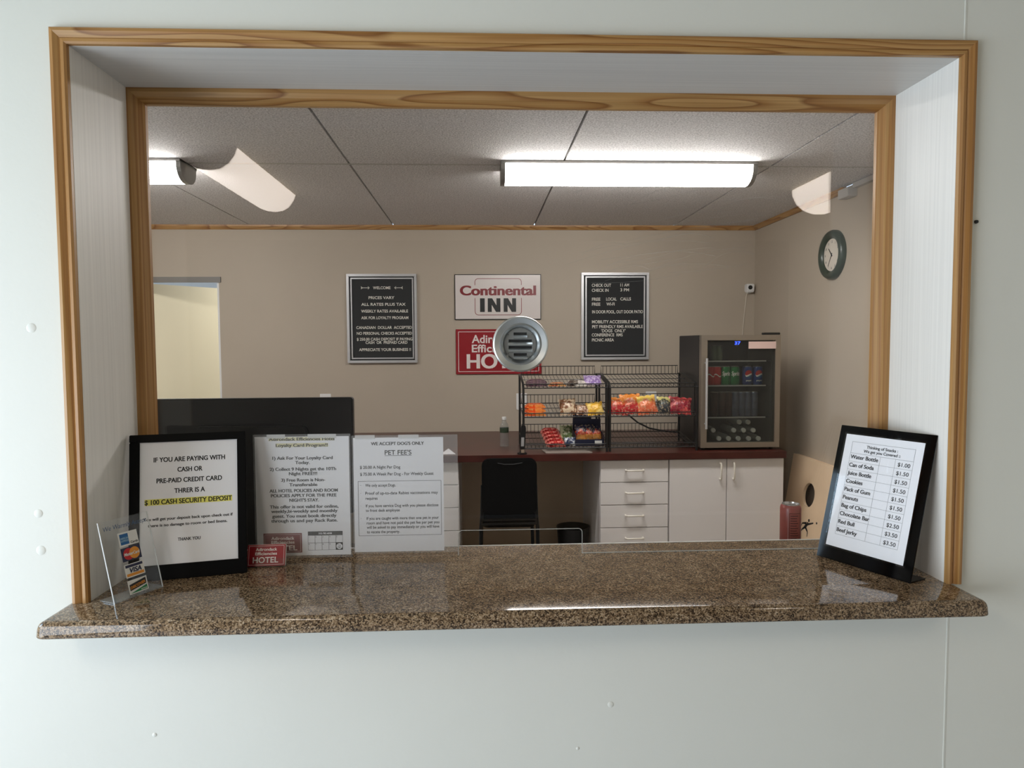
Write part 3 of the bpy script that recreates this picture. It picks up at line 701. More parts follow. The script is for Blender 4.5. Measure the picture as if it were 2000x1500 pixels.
Z0, Z1 = 1.319, 1.667; h = Z1-Z0; X0, X1 = -.178, .4845; w = X1-X0
t = thing('hotel_sign', 'red Adirondack Efficiencies Hotel wall sign half hidden by the grille', 'sign', (X0, YB, Z0))
b = MB(); b.box(0, w, -.014, 0, 0, h); b.build('panel', M_red, t, bevel=.001)
def U(x): return (x-1092)/803*w
def V(y): return h-(y-680)/420*h
ink = MB(); Y = -.0148; ink.outline(.018, w-.018, .018, h-.018, Y, .004)
text(ink, 'Adirondack', U(1240), U(1746), V(772), 72/420*h, Y, .02); text(ink, 'Efficiencies', U(1240), U(1746), V(860), 68/420*h, Y, .02); text(ink, 'HOTEL', U(1195), U(1790), V(980), 128/420*h, Y, .04)
ink.build('lettering', M_signw, t)

# wall plates
def plate(label, x0, x1, z0, z1):
    t = tag(MB().box(x0, x1, YB-.006, YB, z0, z1).build('wall_plate', M_white, bevel=.002), label, 'wall plate')
    MB().box((x0+x1)/2-.014, (x0+x1)/2+.014, YB-.0085, YB-.005, (z0+z1)/2-.03, (z0+z1)/2+.03).build('socket', M_handle, t)
plate('white wall plate just above the top edge of the monitor', -1.229, -1.145, 1.055, 1.176)
plate('white wall plate behind the left post of the left wire rack', .288, .372, 1.037, 1.166)
plate('white wall plate behind the chips of the right wire rack', 1.31, 1.395, 1.05, 1.172)

# clock on the right wall
t = thing('wall_clock', 'round dark green wall clock with a cream face on the right wall', 'clock', (XW, 2.757, 2.084), rot=(0, 0, -PI/2))
# local: x to the viewer's right, y into the wall
b = MB(); b.lathe([(.150,0),(.1505,-.016),(.143,-.030),(.128,-.036),(.112,-.032),(.101,-.022),(.098,-.016)], (0,0,0), 48, 'y', cap=False); b.build('rim', M_clockrim, t, smooth=True)
fc = MB().lathe([(.100,-.014),(.100,-.010)], (0,0,0), 40, 'y').build('dial', M_clockface, t)
nb = MB()
for k in range(1, 13):
    a = PI/2-k*PI/6; text(nb, str(k), .080*math.cos(a), None, .080*math.sin(a), .014, -.0146, .01)
nb.build('numerals', M_ink, fc)
def hand(name, ang, L_, wd):
    a = math.radians(90-ang); d_ = Vector((math.cos(a), 0, math.sin(a))); n_ = Vector((-d_.z, 0, d_.x))*wd
    MB().add([d_*-.012+n_+Vector((0,-.017,0)), d_*-.012-n_+Vector((0,-.017,0)), d_*L_-n_*.5+Vector((0,-.017,0)), d_*L_+n_*.5+Vector((0,-.017,0)),
              d_*-.012+n_+Vector((0,-.0155,0)), d_*-.012-n_+Vector((0,-.0155,0)), d_*L_-n_*.5+Vector((0,-.0155,0)), d_*L_+n_*.5+Vector((0,-.0155,0))],
             [(0,1,2,3),(7,6,5,4),(0,4,5,1),(1,5,6,2),(2,6,7,3),(3,7,4,0)]).build(name, M_ink, t)
hand('hour_hand', 318, .055, .0035); hand('minute_hand', 212, .075, .0022)

# little camera in the corner, its cord, raceway box
t = thing('security_camera', 'small white cube camera high in the back right corner', 'camera', (2.120, YB-.028, 1.977))
MB().box(-.030, .030, -.030, .028, -.032, .032).build('body', M_white, t, bevel=.006)
MB().lathe([(.0165,-.0325),(.0165,-.030)], (-.004,0,.004), 20, 'y').build('lens', M_signblk, t)
MB().box(-.012, .012, .004, .028, -.040, -.030).build('bracket', M_white, t)
b = MB(); b.tube([(-.018,-.01,-.032),(-.020,.010,-.06),(-.030,.02,-.20),(-.040,.02,-.32),(-.052,.0,-.44),(-.06,-.2,-.475)], .0022, 6)
b.build('cord', M_handle, t)
t = tag(MB().box(XW-.055, XW, 2.50, 2.62, HC-.075, HC-.022).build('junction_box', M_bar, bevel=.003), 'beige junction box with raceway where right wall meets the ceiling', 'junction box')
MB().box(XW-.03, XW, 1.0, 2.50, HC-.032, HC-.004).build('raceway', M_bar, t)

# ------------------------------------------------------------------ ceiling lamps
def lens_profile(r, d, n=14):
    return [(-r*math.cos(PI*k/n), -d*math.sin(PI*k/n)**.75) for k in range(n+1)]
def lamp_x(label, x0, x1, yc, zt, ends=(True, True)):
    t = thing('ceiling_light', label, 'ceiling light', ((x0+x1)/2, yc, zt), 'wraparound ceiling lights in the office')
    L2 = (x1-x0)/2
    MB().box(-L2, L2, -.106, .106, -.013, 0).build('base_pan', M_cap, t)
    pf = [(-.092,-.012)] + [(y, z-.012) for y, z in lens_profile(.092, .088)] + [(.092,-.012)]
    MB().prismx(pf, -L2+.018, L2-.018).build('diffuser', M_lens, t, smooth=True)
    for s_ in (-1, 1):
        pe = [(-.099,0)] + [(y*1.075, z*1.04-.010) for y, z in lens_profile(.092, .088)] + [(.099,0)]
        a, c = (L2-.022, L2) if s_ > 0 else (-L2, -L2+.022)
        e = MB().prismx(pe, a, c)
        e.build('end_cap', M_cap, t)
lamp_x('lit wraparound ceiling light, whole, right of middle', .117, 1.417, 2.165, HC)
lamp_x('lit wraparound ceiling light cut off by the left window frame', -2.72, -1.447, 2.165, HC)
def lamp_lobby(label, prof, y0, y1):
    xc = sum(p[0] for p in prof)/len(prof)
    t = thing('ceiling_light', label, 'ceiling light', (xc, (y0+y1)/2, LH), 'lobby ceiling lights mirrored in the glass')
    q = [(x-xc, z-LH) for x, z in prof]
    MB().prism([(q[0][0],-.002),*q,(q[-1][0],-.002)], y0-(y0+y1)/2, y1-(y0+y1)/2).build('diffuser', M_lens2, t, smooth=True)
    for a, c in ((y0-.02, y0), (y1, y1+.02)):
        MB().prism([(q[0][0]-.004,0),*[(x*1.03, z*1.03) for x, z in q],(q[-1][0]+.004,0)], a-(y0+y1)/2, c-(y0+y1)/2).build('end_cap', M_blackp, t)
lamp_lobby('lit lobby lamp mirrored in the glass at upper left', [(-1.352,2.405),(-1.33,2.388),(-1.29,2.372),(-1.24,2.365),(-1.19,2.372),(-1.15,2.398),(-1.125,2.435),(-1.115,2.462)], -2.39, -1.34)
lamp_lobby('lit lobby lamp mirrored in the glass at upper right', [(1.898,2.462),(1.903,2.43),(1.925,2.385),(1.965,2.348),(2.03,2.325),(2.10,2.325),(2.17,2.37),(2.20,2.462)], -2.20, -1.70)

# ------------------------------------------------------------------ back counter and cabinets
CZ = .87; CF = 2.80
b = MB(); b.box(-1.88, 1.918, CF, YB, CZ-.042, CZ)
tag(b.build('back_counter', M_cherry, bevel=.002), 'long dark cherry countertop along the back wall', 'countertop')
def drawer_stack(label, x0, x1):
    t = thing('drawer_cabinet', label, 'cabinet', (x0, CF+.025, 0)); w = x1-x0
    MB().box(0, w, .020, YB-CF-.03, 0, CZ-.042).build('body', M_cab, t)
    zs = [.824, .684, .542, .398, .255, .11]
    for k in range(5):
        d = MB().box(.003, w-.003, 0, .018, zs[k+1]+.003, zs[k]-.001).build('drawer', M_cab, t, bevel=.0015)
        zc = (zs[k]+zs[k+1])/2+.008; c = w/2
        MB().tube([(c-.055,.0,zc),(c-.055,-.022,zc),(c-.048,-.028,zc),(c+.048,-.028,zc),(c+.055,-.022,zc),(c+.055,0,zc)], .0055, 8).build('handle', M_handle, d, smooth=True)
drawer_stack('white four-drawer cabinet between the kneehole and the cupboard', .746, 1.178)
drawer_stack('white drawer cabinet left of the kneehole, mostly behind the pet fee sheet', -.62, -.131)
t = thing('cupboard', 'white two-door base cupboard under the small fridge', 'cabinet', (1.181, CF+.025, 0)); w = .732
MB().box(0, w, .020, YB-CF-.03, 0, CZ-.042).build('body', M_cab, t)
for x0, x1, hx in ((.003, .3635, .322), (.3675, .729, .405)):
    d = MB().box(x0, x1, 0, .018, .10, .824).build('door', M_cab, t, bevel=.0015)
    MB().tube([(hx,0,.800),(hx,-.022,.800),(hx,-.028,.792),(hx,-.028,.706),(hx,-.022,.698),(hx,0,.698)], .0055, 8).build('handle', M_handle, d, smooth=True)
struct(MB().box(-.131, .746, 3.55, 3.58, 0, CZ-.042).build('wall_kneehole', M_knee))

# chair tucked at the counter, back to the window
t = thing('stacking_chair', 'black padded stacking chair seen from behind at the kneehole', 'chair', (.175, 2.72, 0))
M_fab = mat('chair_black_fabric', (6, 6, 7), .8, spec=.1, bump=.2, bscale=300)
def rr(x0, x1, z0, z1, r, n=5):
    p = []
    for cx, cz, a0 in ((x1-r, z1-r, 0), (x0+r, z1-r, PI/2), (x0+r, z0+r, PI), (x1-r, z0+r, 3*PI/2)):
        for k in range(n+1): a = a0+k/n*PI/2; p.append((cx+r*math.cos(a), cz+r*math.sin(a)))
    return p
MB().prism(rr(-.165,.168,.52,.862,.045), -.012, .028).build('backrest', M_fab, t, smooth=True, bevel=.008)
MB().prismz([(x, y) for x, y in rr(-.170,.170,.03,.43,.05)], .43, .485).build('seat', M_fab, t, smooth=True, bevel=.012)
M_chr = mat('chair_black_tube', (14, 14, 15), .3, .5)
for s_ in (-1, 1):
    MB().tube([(s_*.160,.010,.70),(s_*.165,.012,.52),(s_*.172,.015,.44),(s_*.178,-.015,0.012),(s_*.178,-.015,0)], .011, 8).build('leg', M_chr, t, smooth=True)
    MB().tube([(s_*.165,.39,.44),(s_*.178,.42,.012),(s_*.178,.42,0)], .011, 8).build('leg', M_chr, t, smooth=True)
b = MB(); b.tube([(-.17,.012,.487),(.17,.012,.487)], .009, 8); b.tube([(-.17,.012,.462),(.17,.012,.462)], .009, 8)
b.build('cross_bar', M_chr, t, smooth=True)
MB().tube([(-.07,-.015,.838),(-.03,-.018,.830),(.03,-.018,.830),(.08,-.015,.838)], .002, 5).build('piping', mat('piping_grey', (60, 60, 62), .5), t)
t = tag(MB().lathe([(.085,0),(.09,.01),(.11,.30),(.114,.305),(.114,.312),(.107,.312),(.086,.02)], (.63,3.22,0), 28).build('waste_basket', M_wire, smooth=True), 'black waste basket on the floor of the kneehole beside the drawers', 'waste basket')

# ------------------------------------------------------------------ wire racks
def rack(label, X0, X1, grp='wire snack racks on the back counter'):
    t = thing('wire_snack_rack', label, 'rack', (X0, 2.885, CZ), grp); w = X1-X0; D = .40
    for x in (0, w):
        b = MB()
        b.tube([(x,0,0),(x,0,.405),(x,.03,.432),(x,.30,.474),(x,D,.478),(x,D,0)], .0075, 8)
        for z in (.03, .225): b.tube([(x,0,z),(x,D,z+.045)], .004, 6)
        b.tube([(x,.05,.02),(x,.05,.43)], .004, 6)
        b.build('side_frame', M_wire, t, smooth=True)
        for y in (0, D): pass
    tiers = [(.405, .470), (.222, .277), (.026, .075)]
    for zf, zb in tiers:
        b = MB(); n = int(w/.0245)
        b.tube([(0,0,zf),(w,0,zf)], .0038, 6); b.tube([(0,0,zf+.024),(w,0,zf+.024)], .0034, 6); b.tube([(0,D,zb),(w,D,zb)], .0034, 6)
        b.tube([(.012,D,zb),(.012,D,zb+.058),(w-.012,D,zb+.058),(w-.012,D,zb)], .0030, 6)
        for k in range(1, n):
            x = w*k/n; b.tube([(x,0,zf+.024),(x,-.001,zf),(x,D,zb),(x,D,zb+.058)], .0017, 4)
        for f_ in (.33, .66): b.tube([(0,D*f_,zf+(zb-zf)*f_-.003),(w,D*f_,zf+(zb-zf)*f_-.003)], .0025, 5)
        b.build('wire_shelf', M_wire, t)
    return t
RX0, RX1, QX0, QX1 = .274, .800, .8185, 1.372
rack('black wire snack rack on the left, carrying candy bars, cookies and crackers', RX0, RX1)
rack('black wire snack rack on the right, carrying five chip bags', QX0, QX1)
TZ = [(CZ+.405, CZ+.470), (CZ+.222, CZ+.277), (CZ+.026, CZ+.075)]
def tier(k, y):                                        # height of the shelf wires at depth y
    zf, zb = TZ[k]; return zf + (zb-zf)*(y-2.885)/.40 + .0025
TILT = math.atan2(.055, .40)

def bag(label, cat, w, h, th, m, loc, rot=(0,0,0), grp=None, n=10, seed=0):
    rnd = random.Random(seed); vs = []; fs = []; nx, nz = n, n+2
    wob = [[rnd.uniform(-1, 1) for _ in range(nx+1)] for _ in range(nz+1)]
    for side in (-1, 1):
        for j in range(nz+1):
            v = j/nz
            for i in range(nx+1):
                u = i/nx*2-1; vv = v*2-1
                e = max(0, 1-abs(u)**2.6)**.6*max(0, 1-abs(vv/.86)**2.4)**.6 if abs(vv) < .86 else 0
                x = u*w/2*(1-.07*e*0+.0)-(.04*w*u*(1-abs(vv)))*0; pinch = 1-.07*(1-abs(vv)**2)
                z = h*v + (.004*math.sin(i*2.2) if abs(vv) > .95 else 0)
                vs.append((x*pinch, side*(th/2*e+.0006)+.0025*wob[j][i]*e, z))
    k = (nx+1)*(nz+1)
    for s_ in (0, 1):
        for j in range(nz):
            for i in range(nx):
                a = s_*k+j*(nx+1)+i; q = (a, a+1, a+nx+2, a+nx+1); fs.append(q if s_ == 0 else q[::-1])
    for i in range(nx): fs.append((i, i+1, k+i+1, k+i)); a = nz*(nx+1)+i; fs.append((a, a+1, k+a+1, k+a))
    for j in range(nz):
        a = j*(nx+1); fs.append((a, a+nx+1, k+a+nx+1, k+a)); a = j*(nx+1)+nx; fs.append((a, a+nx+1, k+a+nx+1, k+a))
    o = MB().add(vs, fs).build('snack_bag', m, smooth=True); o.location = loc; o.rotation_euler = rot
    return tag(o, label, cat, grp)
def bar(label, w, d, h, m, loc, rot=(0,0,0), grp=None, name='candy_bar'):
    b = MB(); n = 8; vs = []
    for i in range(n+1):
        u = i/n; x = (u-.5)*w; e = 1 if 0 < i < n else .12
        if i in (1, n-1): e = .75
        for y, z in ((-d/2, 0), (-d/2*.9, h*e), (d/2*.9, h*e), (d/2, 0)): vs.append((x, y, z))
    fs = [(0,1,2,3), (n*4+3, n*4+2, n*4+1, n*4)]
    for i in range(n):
        for j in range(4): fs.append((i*4+j, i*4+(j+1) % 4, (i+1)*4+(j+1) % 4, (i+1)*4+j))
    b.add(vs, fs); o = b.build(name, m, bevel=.0015); o.location = loc; o.rotation_euler = rot
    return tag(o, label, 'candy bar' if name == 'candy_bar' else 'crackers', grp)

def cmat(name, c1, c2, sc=40, rough=.25):
    m = mat(name, c1, rough); nt = m.node_tree; N = nt.nodes; L = nt.links
    tc = N.new('ShaderNodeTexCoord'); n = N.new('ShaderNodeTexNoise'); n.inputs['Scale'].default_value = sc; L.new(tc.outputs['Object'], n.inputs['Vector'])
    r = ramp(nt, [(.47, c1), (.55, c2)]); L.new(n.outputs['Fac'], r.inputs['Fac']); foil(m, N['Principled BSDF'], r.outputs['Color'], tc, .12)
    return m
m_pb = cmat('wrapper_plum', (62, 38, 52), (92, 66, 84), 60); m_rg = cmat('wrapper_rust', (150, 70, 44), (206, 150, 90), 50)
m_wd = cmat('wrapper_white_brown', (52, 38, 34), (222, 216, 208), 28); m_pu = cmat('wrapper_violet', (122, 96, 150), (176, 158, 196), 60)
m_or = cmat('wrapper_orange', (226, 84, 28), (232, 140, 60), 45); m_rd = cmat('wrapper_red', (178, 28, 34), (226, 120, 110), 40)
m_ck = cmat('bag_cookie', (214, 190, 160), (120, 72, 40), 42); m_br = cmat('bag_brown', (110, 70, 44), (190, 160, 136), 60); m_ye = cmat('bag_yellow', (224, 172, 52), (240, 208, 120), 22)
m_gn = cmat('bag_green', (96, 120, 70), (188, 196, 160), 50); m_bw = cmat('bag_blue_white', (30, 48, 84), (198, 206, 216), 35)
m_c1 = bagmat('chips_orange_red', (226, 132, 44), (214, 92, 50), (176, 30, 36)); m_c3 = bagmat('chips_yellow_red', (240, 202, 92), (224, 120, 70), (206, 96, 60))
m_c4 = bagmat('chips_dark', (206, 196, 120), (60, 70, 60), (40, 44, 50)); m_c5 = cmat('chips_crimson', (132, 26, 44), (190, 70, 70), 24)
m_pm = bagmat('party_mix', (28, 38, 80), (196, 60, 40), (224, 150, 70), h=.12)

def place(k, y, u, dz=0):                              # on tier k at depth y, x from picture column u
    z = tier(k, y); return (at(u, 780, y).x, y, z+dz)
# left rack, top tier
for i in range(3):
    p = place(0, 2.935+.052*i, 1048); bar(['plum candy bar at the front left of the top left shelf', 'plum candy bar second from the front at left of the top shelf', 'plum candy bar third from the front at left of the top shelf'][i], .135, .044, .020, m_pb, p, (TILT, 0, 0), 'plum candy bars')
p = place(0, 2.935, 1088); bar('rust and gold candy bar in the middle of the top left shelf', .11, .044, .020, m_rg, p, (TILT, 0, 0))
for i in range(2):
    p = place(0, 2.935+.055*i, 1127); bar(['white and brown candy bar at the front of the top left shelf', 'white and brown candy bar behind its twin on the top left shelf'][i], .125, .046, .022, m_wd, p, (TILT, 0, .05), 'white and brown candy bars')
p = place(0, 2.96, 1158); bag('violet snack bag at the right end of the top left shelf', 'snack bag', .115, .13, .035, m_pu, p, (-1.15, 0, -.1), seed=3)
# middle tier
for i in range(3):
    p = place(1, 2.935, 1045, .024*i); bar(['orange cracker pack at the bottom of its stack on the middle left shelf', 'orange cracker pack in the middle of its stack on the middle left shelf', 'orange cracker pack on top of its stack on the middle left shelf'][i], .135, .055, .023, m_or, (p[0], p[1]+.012*i, p[2]), (TILT, 0, 0), 'orange cracker packs', 'cracker_pack')
p = place(1, 2.93, 1111); bag('brown and cream cookie bag, upright on the middle left shelf', 'snack bag', .11, .108, .045, m_ck, p, (-.45, -.06, .05), seed=4)
p = place(1, 2.92, 1139); bag('small brown nut bag between cookie bag and yellow bag', 'snack bag', .085, .075, .035, m_br, p, (-.6, 0, 0), seed=5)
p = place(1, 2.92, 1165); bag('yellow snack bag at the right end of the middle left shelf', 'snack bag', .11, .088, .045, m_ye, p, (-.5, -.1, .1), seed=6)
# bottom tier
for i in range(5):
    y = 2.935+.036*i; p = place(2, y, 1086-3.0*i, .012*i); bar(['red candy bar at the very front of the red row on the bottom shelf', 'red candy bar second from the front of the red row', 'red candy bar in the middle of the red row', 'red candy bar fourth from the front of the red row', 'red candy bar at the back of the red row'][i], .125, .036, .030, m_rd, p, (TILT+.25, 0, 0), 'red candy bars in a slanted row')
p = place(2, 3.0, 1107, .02); bag('green snack bag beside the red candy bars', 'snack bag', .085, .10, .04, m_gn, p, (-.5, 0, 0), seed=7)
p = place(2, 2.92, 1113); bag('blue and white snack bag in front of the green one', 'snack bag', .075, .055, .03, m_bw, p, (-.25, 0, 0), seed=8)
xa, xb = at(1124, 860, 2.92).x, at(1180, 860, 2.92).x
t = thing('display_box', 'dark blue open display carton of snack mixes at the right of the bottom shelf', 'box', ((xa+xb)/2, 2.985, tier(2, 2.985)), rot=(TILT, 0, 0)); wb = (xb-xa)/2
M_navy = mat('carton_navy', (26, 32, 58), .5)
b = MB(); b.box(-wb, wb, -.06, .09, 0, .003); b.box(-wb, wb, -.06, -.057, 0, .042); b.box(-wb, wb, .087, .09, 0, .14); b.box(-wb, -wb+.003, -.06, .09, 0, .07); b.box(wb-.003, wb, -.06, .09, 0, .07); b.build('tray', M_navy, t)
MB().prism([(-wb,.10),(wb*.35,.10),(wb*.30,.165),(-wb*.2,.185),(-wb*.25,.215),(-wb,.220)], .078, .087).build('header_card', M_navy, t)
MB().box(wb*.35, wb*.85, -.0612, -.06, .008, .034).build('label', C_wh, t)
for i, (dx, lab) in enumerate([(-.055, 'orange and red snack mix bag at the left of the blue carton'), (-.002, 'orange and red snack mix bag in the middle of the blue carton'), (.056, 'orange and blue snack mix bag at the right of the blue carton')]):
    bag(lab, 'snack bag', .078, .118-.012*(i == 2), .045, m_pm, ((xa+xb)/2+dx*.95, 2.965+.01*i, tier(2, 2.965)+.006), (-.28, 0, .12*(i-1)), 'snack mix bags in the blue carton', seed=20+i)
# right rack, middle tier
for i, (u, m_, wd, hh, lab) in enumerate([(1207, m_c1, .135, .135, 'orange and red chip bag, leftmost on the right rack'), (1235, m_c1, .14, .16, 'orange and red chip bag, second from the left on the right rack'),
        (1267, m_c3, .135, .15, 'yellow and red chip bag in the middle of the right rack'), (1298, m_c4, .105, .135, 'dark grey chip bag with a pale top on the right rack'), (1327, m_c5, .165, .135, 'crimson chip bag, rightmost on the right rack')]):
    y = 2.925+.012*(i % 2); p = place(1, y, u); bag(lab, 'chip bag', wd*[.96,.98,1,.92,.9][i], hh*.84, .05, m_, p, (-.42, [.16, -.05, -.12, .06, .10][i], [.15, .05, .08, -.05, -.15][i]), 'chip bags on the right rack', seed=30+i)

# loose things on the counter
t = thing('water_bottle', 'small clear plastic water bottle with a dark green label on the counter', 'bottle', (.163, 3.165, CZ))
M_pet = clear('clear_pet', .06, (.86, .88, .88), .08, .10)
MB().lathe([(.026,0),(.0295,.004),(.0295,.018),(.0275,.024),(.0295,.030),(.0275,.040),(.0295,.048),(.0275,.058),(.0295,.066),(.0295,.125),(.026,.146),(.016,.166),(.0125,.172),(.0125,.182)], n=24, cap=False).build('body', M_pet, t, smooth=True)
MB().lathe([(.0145,.180),(.0150,.183),(.0150,.197),(.0135,.199)], n=20).build('cap', M_white, t, smooth=True)
MB().lathe([(.0300,.095),(.0300,.128)], n=24, cap=False).build('label', mat('label_green', (50, 66, 48), .4, var=.4, vscale=60), t, smooth=True)
t = thing('hand_scanner', 'slim black and silver hand scanner standing at the left foot of the wire rack', 'scanner', (.262, 2.835, CZ))
MB().lathe([(.030,0),(.030,.008),(.012,.018),(.010,.03)], n=20).build('base', M_blackp, t, smooth=True)
MB().prism([(-.014,.03),(.016,.03),(.020,.10),(.024,.16),(.020,.18),(-.004,.182),(-.012,.12)], -.014, .014).build('body', M_blackp, t, bevel=.004)
MB().prism([(-.008,.05),(.010,.05),(.012,.105),(-.006,.105)], -.0155, -.014).build('front_panel', M_alu, t)
MB().box(-.008, .012, -.03, -.012, .012, .03).build('stand_tab', mat('tab_beige', (150, 130, 112), .5), t)
pa = at(1062, 872, 2.86)
tag(MB().prismz([(.410,2.835),(.700,2.835),(.665,2.98),(.395,2.98)], CZ, CZ+.006).build('tray', mat('tray_grey', (150, 138, 130), .4), bevel=.001), 'flat grey tray on the counter under the left wire rack', 'tray')
tag(MB().prismz([(-.245,2.86),(-.150,2.86),(-.205,3.10)], CZ, CZ+.0015).build('paper_slip', M_paper), 'loose white paper lying on the counter behind the pet fee sheet', 'paper')
b = MB(); b.tube([(1.02,3.46,1.065),(1.06,3.44,1.04),(1.12,3.44,.99),(1.20,3.43,.95),(1.30,3.42,.93),(1.40,3.40,.92)], .006, 8)
tag(b.build('power_cord', M_wire, smooth=True), 'black power cord drooping behind the right wire rack to the fridge', 'cord')

# ------------------------------------------------------------------ fridge
FX0, FX1, FY, FD, FZ0, FZ1 = 1.396, 1.905, 2.882, .49, .886, 1.600
t = thing('beverage_fridge', 'small steel framed glass door beverage fridge at the right end of the counter', 'fridge', (FX0, FY, CZ)); w = FX1-FX0; h = FZ1-CZ; z0 = FZ0-CZ
M_fb = mat('fridge_charcoal', (44, 42, 41), .45, bump=.05, bscale=200)
M_fi = mat('fridge_liner', (70, 72, 70), .6)
b = MB(); tk = .028
b.m(0).box(0, tk, .05, FD, z0, h); b.box(w-tk, w, .05, FD, z0, h); b.box(tk, w-tk, .05, FD, h-tk, h); b.box(tk, w-tk, .05, FD, z0, z0+tk); b.box(tk, w-tk, FD-tk, FD, z0+tk, h-tk)
b.build('cabinet', M_fb, t, bevel=.003)
b = MB(); b.box(tk, tk+.004, .055, FD-tk, z0+tk, h-tk); b.box(w-tk-.004, w-tk, .055, FD-tk, z0+tk, h-tk); b.box(tk+.004, w-tk-.004, FD-tk-.004, FD-tk, z0+tk, h-tk); b.build('liner', M_fi, t)
gx0, gx1, gz0, gz1 = .040, w-.034, z0+.034, h-.034
dd = MB(); dd.box(0, w, 0, .045, z0, gz0); dd.box(0, w, 0, .045, gz1, h); dd.box(0, gx0, 0, .045, gz0, gz1); dd.box(gx1, w, 0, .045, gz0, gz1)
door = dd.build('door_frame', M_steel, t, bevel=.002)
MB().box(gx0, gx1, .008, .014, gz0, gz1).build('door_glass', clear('tinted_glass', .03, (.74, .75, .72), 0, .012), door)
hz0, hz1 = at(1378, 838, FY-.03).z-CZ, at(1378, 700, FY-.03).z-CZ
b = MB(); b.tube([(.026,-.032,hz0),(.026,-.032,hz1)], .0075, 10); b.tube([(.026,-.032,hz0+.03),(.026,.002,hz0+.03)], .005, 8); b.tube([(.026,-.032,hz1-.03),(.026,.002,hz1-.03)], .005, 8)
b.build('handle', M_alu, door, smooth=True)
sx = at(1462, 677, FY).x-FX0
MB().box(sx, gx1+.002, -.0008, 0, at(1480,681,FY).z-CZ, at(1480,667,FY).z-CZ).build('sticker', mat('sticker_pink', (226, 196, 186), .5), door)
M_led = mat('led_blue', (40, 70, 255), .5, emit=(50, 80, 255), estr=3)
b = MB(); text(b, '37', at(1436,670,FY).x-FX0, at(1447,670,FY).x-FX0, at(1441,670,FY).z-CZ, .019, .0072, .03); b.build('display_digits', M_led, door)
shz = []
for k, v in enumerate((705, 753, 815)):
    zz_ = at(1440, v, FY+.06).z-CZ; shz.append(zz_)
    b = MB(); b.m(0).box(tk+.005, w-tk-.005, .070, FD-.05, zz_-.004, zz_); b.m(1).box(tk+.005, w-tk-.04, .060, .070, zz_-.005, zz_+.003); b.build('shelf', [clear('shelf_glass', .04, (.8, .84, .82)), M_alu], t)
for x in (.03, w-.03):
    for y in (.06, FD-.03): MB().lathe([(.014,0),(.014,z0)], (x,y,0), 14).build('foot', M_blackp, t)
MB().box(w-.11, w-.005, .0, .04, h, h+.014).build('hinge_cover', M_blackp, t, bevel=.002)
# drinks inside
def can_mesh(parent, r, H, m, lid=M_canlid):
    MB().lathe([(r*.78,0),(r*.9,.004),(r,.010),(r,H-.014),(r*.92,H-.006),(r*.84,H-.003)], n=24, cap=False).build('body', m, parent, smooth=True)
    b = MB(); b.lathe([(r*.84,H-.003),(r*.84,H),(r*.79,H),(r*.77,H-.004)], n=24, cap=False); b.lathe([(r*.77,H-.0045),(r*.77,H-.004)], n=24); b.build('lid', lid, parent, smooth=True)
def drink(label, u, v, y, r, H, m, deco=None, grp=None):
    base = {0: shz[0], 1: shz[1], 2: shz[2]}[v]
    t = thing('drink_can', label, 'can', (at(u, 750, y).x, y, CZ+base+.0006), grp); can_mesh(t, r, H, m)
    if deco: deco(t, r, H)
    return t
M_cr = mat('can_red', (190, 40, 44), .3, .3); M_cg = mat('can_green', (30, 130, 70), .3, .3); M_cb = mat('can_blue', (30, 66, 140), .3, .3); M_cs = mat('can_silver_green', (150, 170, 140), .35, .4)
M_cdk = mat('can_dark_berry', (70, 44, 40), .35, .3, var=.4, vscale=40); M_csl = mat('can_slim_blue_silver', (120, 126, 150), .3, .6, var=.25, vscale=30)
def deco_sprite(t, r, H):
    b = MB(); text(b, 'Sprite', -r*.9, r*.9, H*.62, .026, 0, .04, .1, bend=r+.0006); b.build('lettering', C_wh, t)
def deco_globe(t, r, H):
    rr_ = .025; R_ = r+.0006
    def bent(pts): return [(R_*math.sin(x/R_), -R_*math.cos(x/R_), z) for x, z in pts]
    N_ = 24; cz = H*.58
    b = MB()
    def seg(f0, f1, mi):
        b.m(mi); p = []; q = []
        for k in range(13):
            x = -rr_+2*rr_*k/12; hh = math.sqrt(max(0, rr_*rr_-x*x)); wv = .25*rr_*math.sin(x/rr_*2.2)
            lo = max(-hh, min(hh, f0*rr_+wv if f0 > -1 else -hh)); hi = max(-hh, min(hh, f1*rr_+wv if f1 < 1 else hh)); p.append((x, cz+lo)); q.append((x, cz+hi))
        b.add(bent(p)+bent(q), [(k, k+1, 13+k+1, 13+k) for k in range(12)])
    seg(-.05, 1, 0); seg(-.45, -.05, 1); seg(-1, -.45, 2)
    b.m(1); text(b, 'pepsi', -r*.55, r*.55, H*.25, .010, 0, .03, bend=R_)
    b.build('emblem', [C_red, C_wh, C_blue], t)
def deco_coke(t, r, H):
    b = MB(); q = r+.0006; vs = []
    for k in range(17):
        x = -r*.9+1.8*r*k/16; z = H*.52+.008*math.sin(k/16*2*PI); vs += [(q*math.sin(x/q), -q*math.cos(x/q), z-.0035), (q*math.sin(x/q), -q*math.cos(x/q), z+.0035)]
    b.add(vs, [(2*k, 2*k+2, 2*k+3, 2*k+1) for k in range(16)]); b.build('wave_band', C_wh, t)
ya = FY+.115
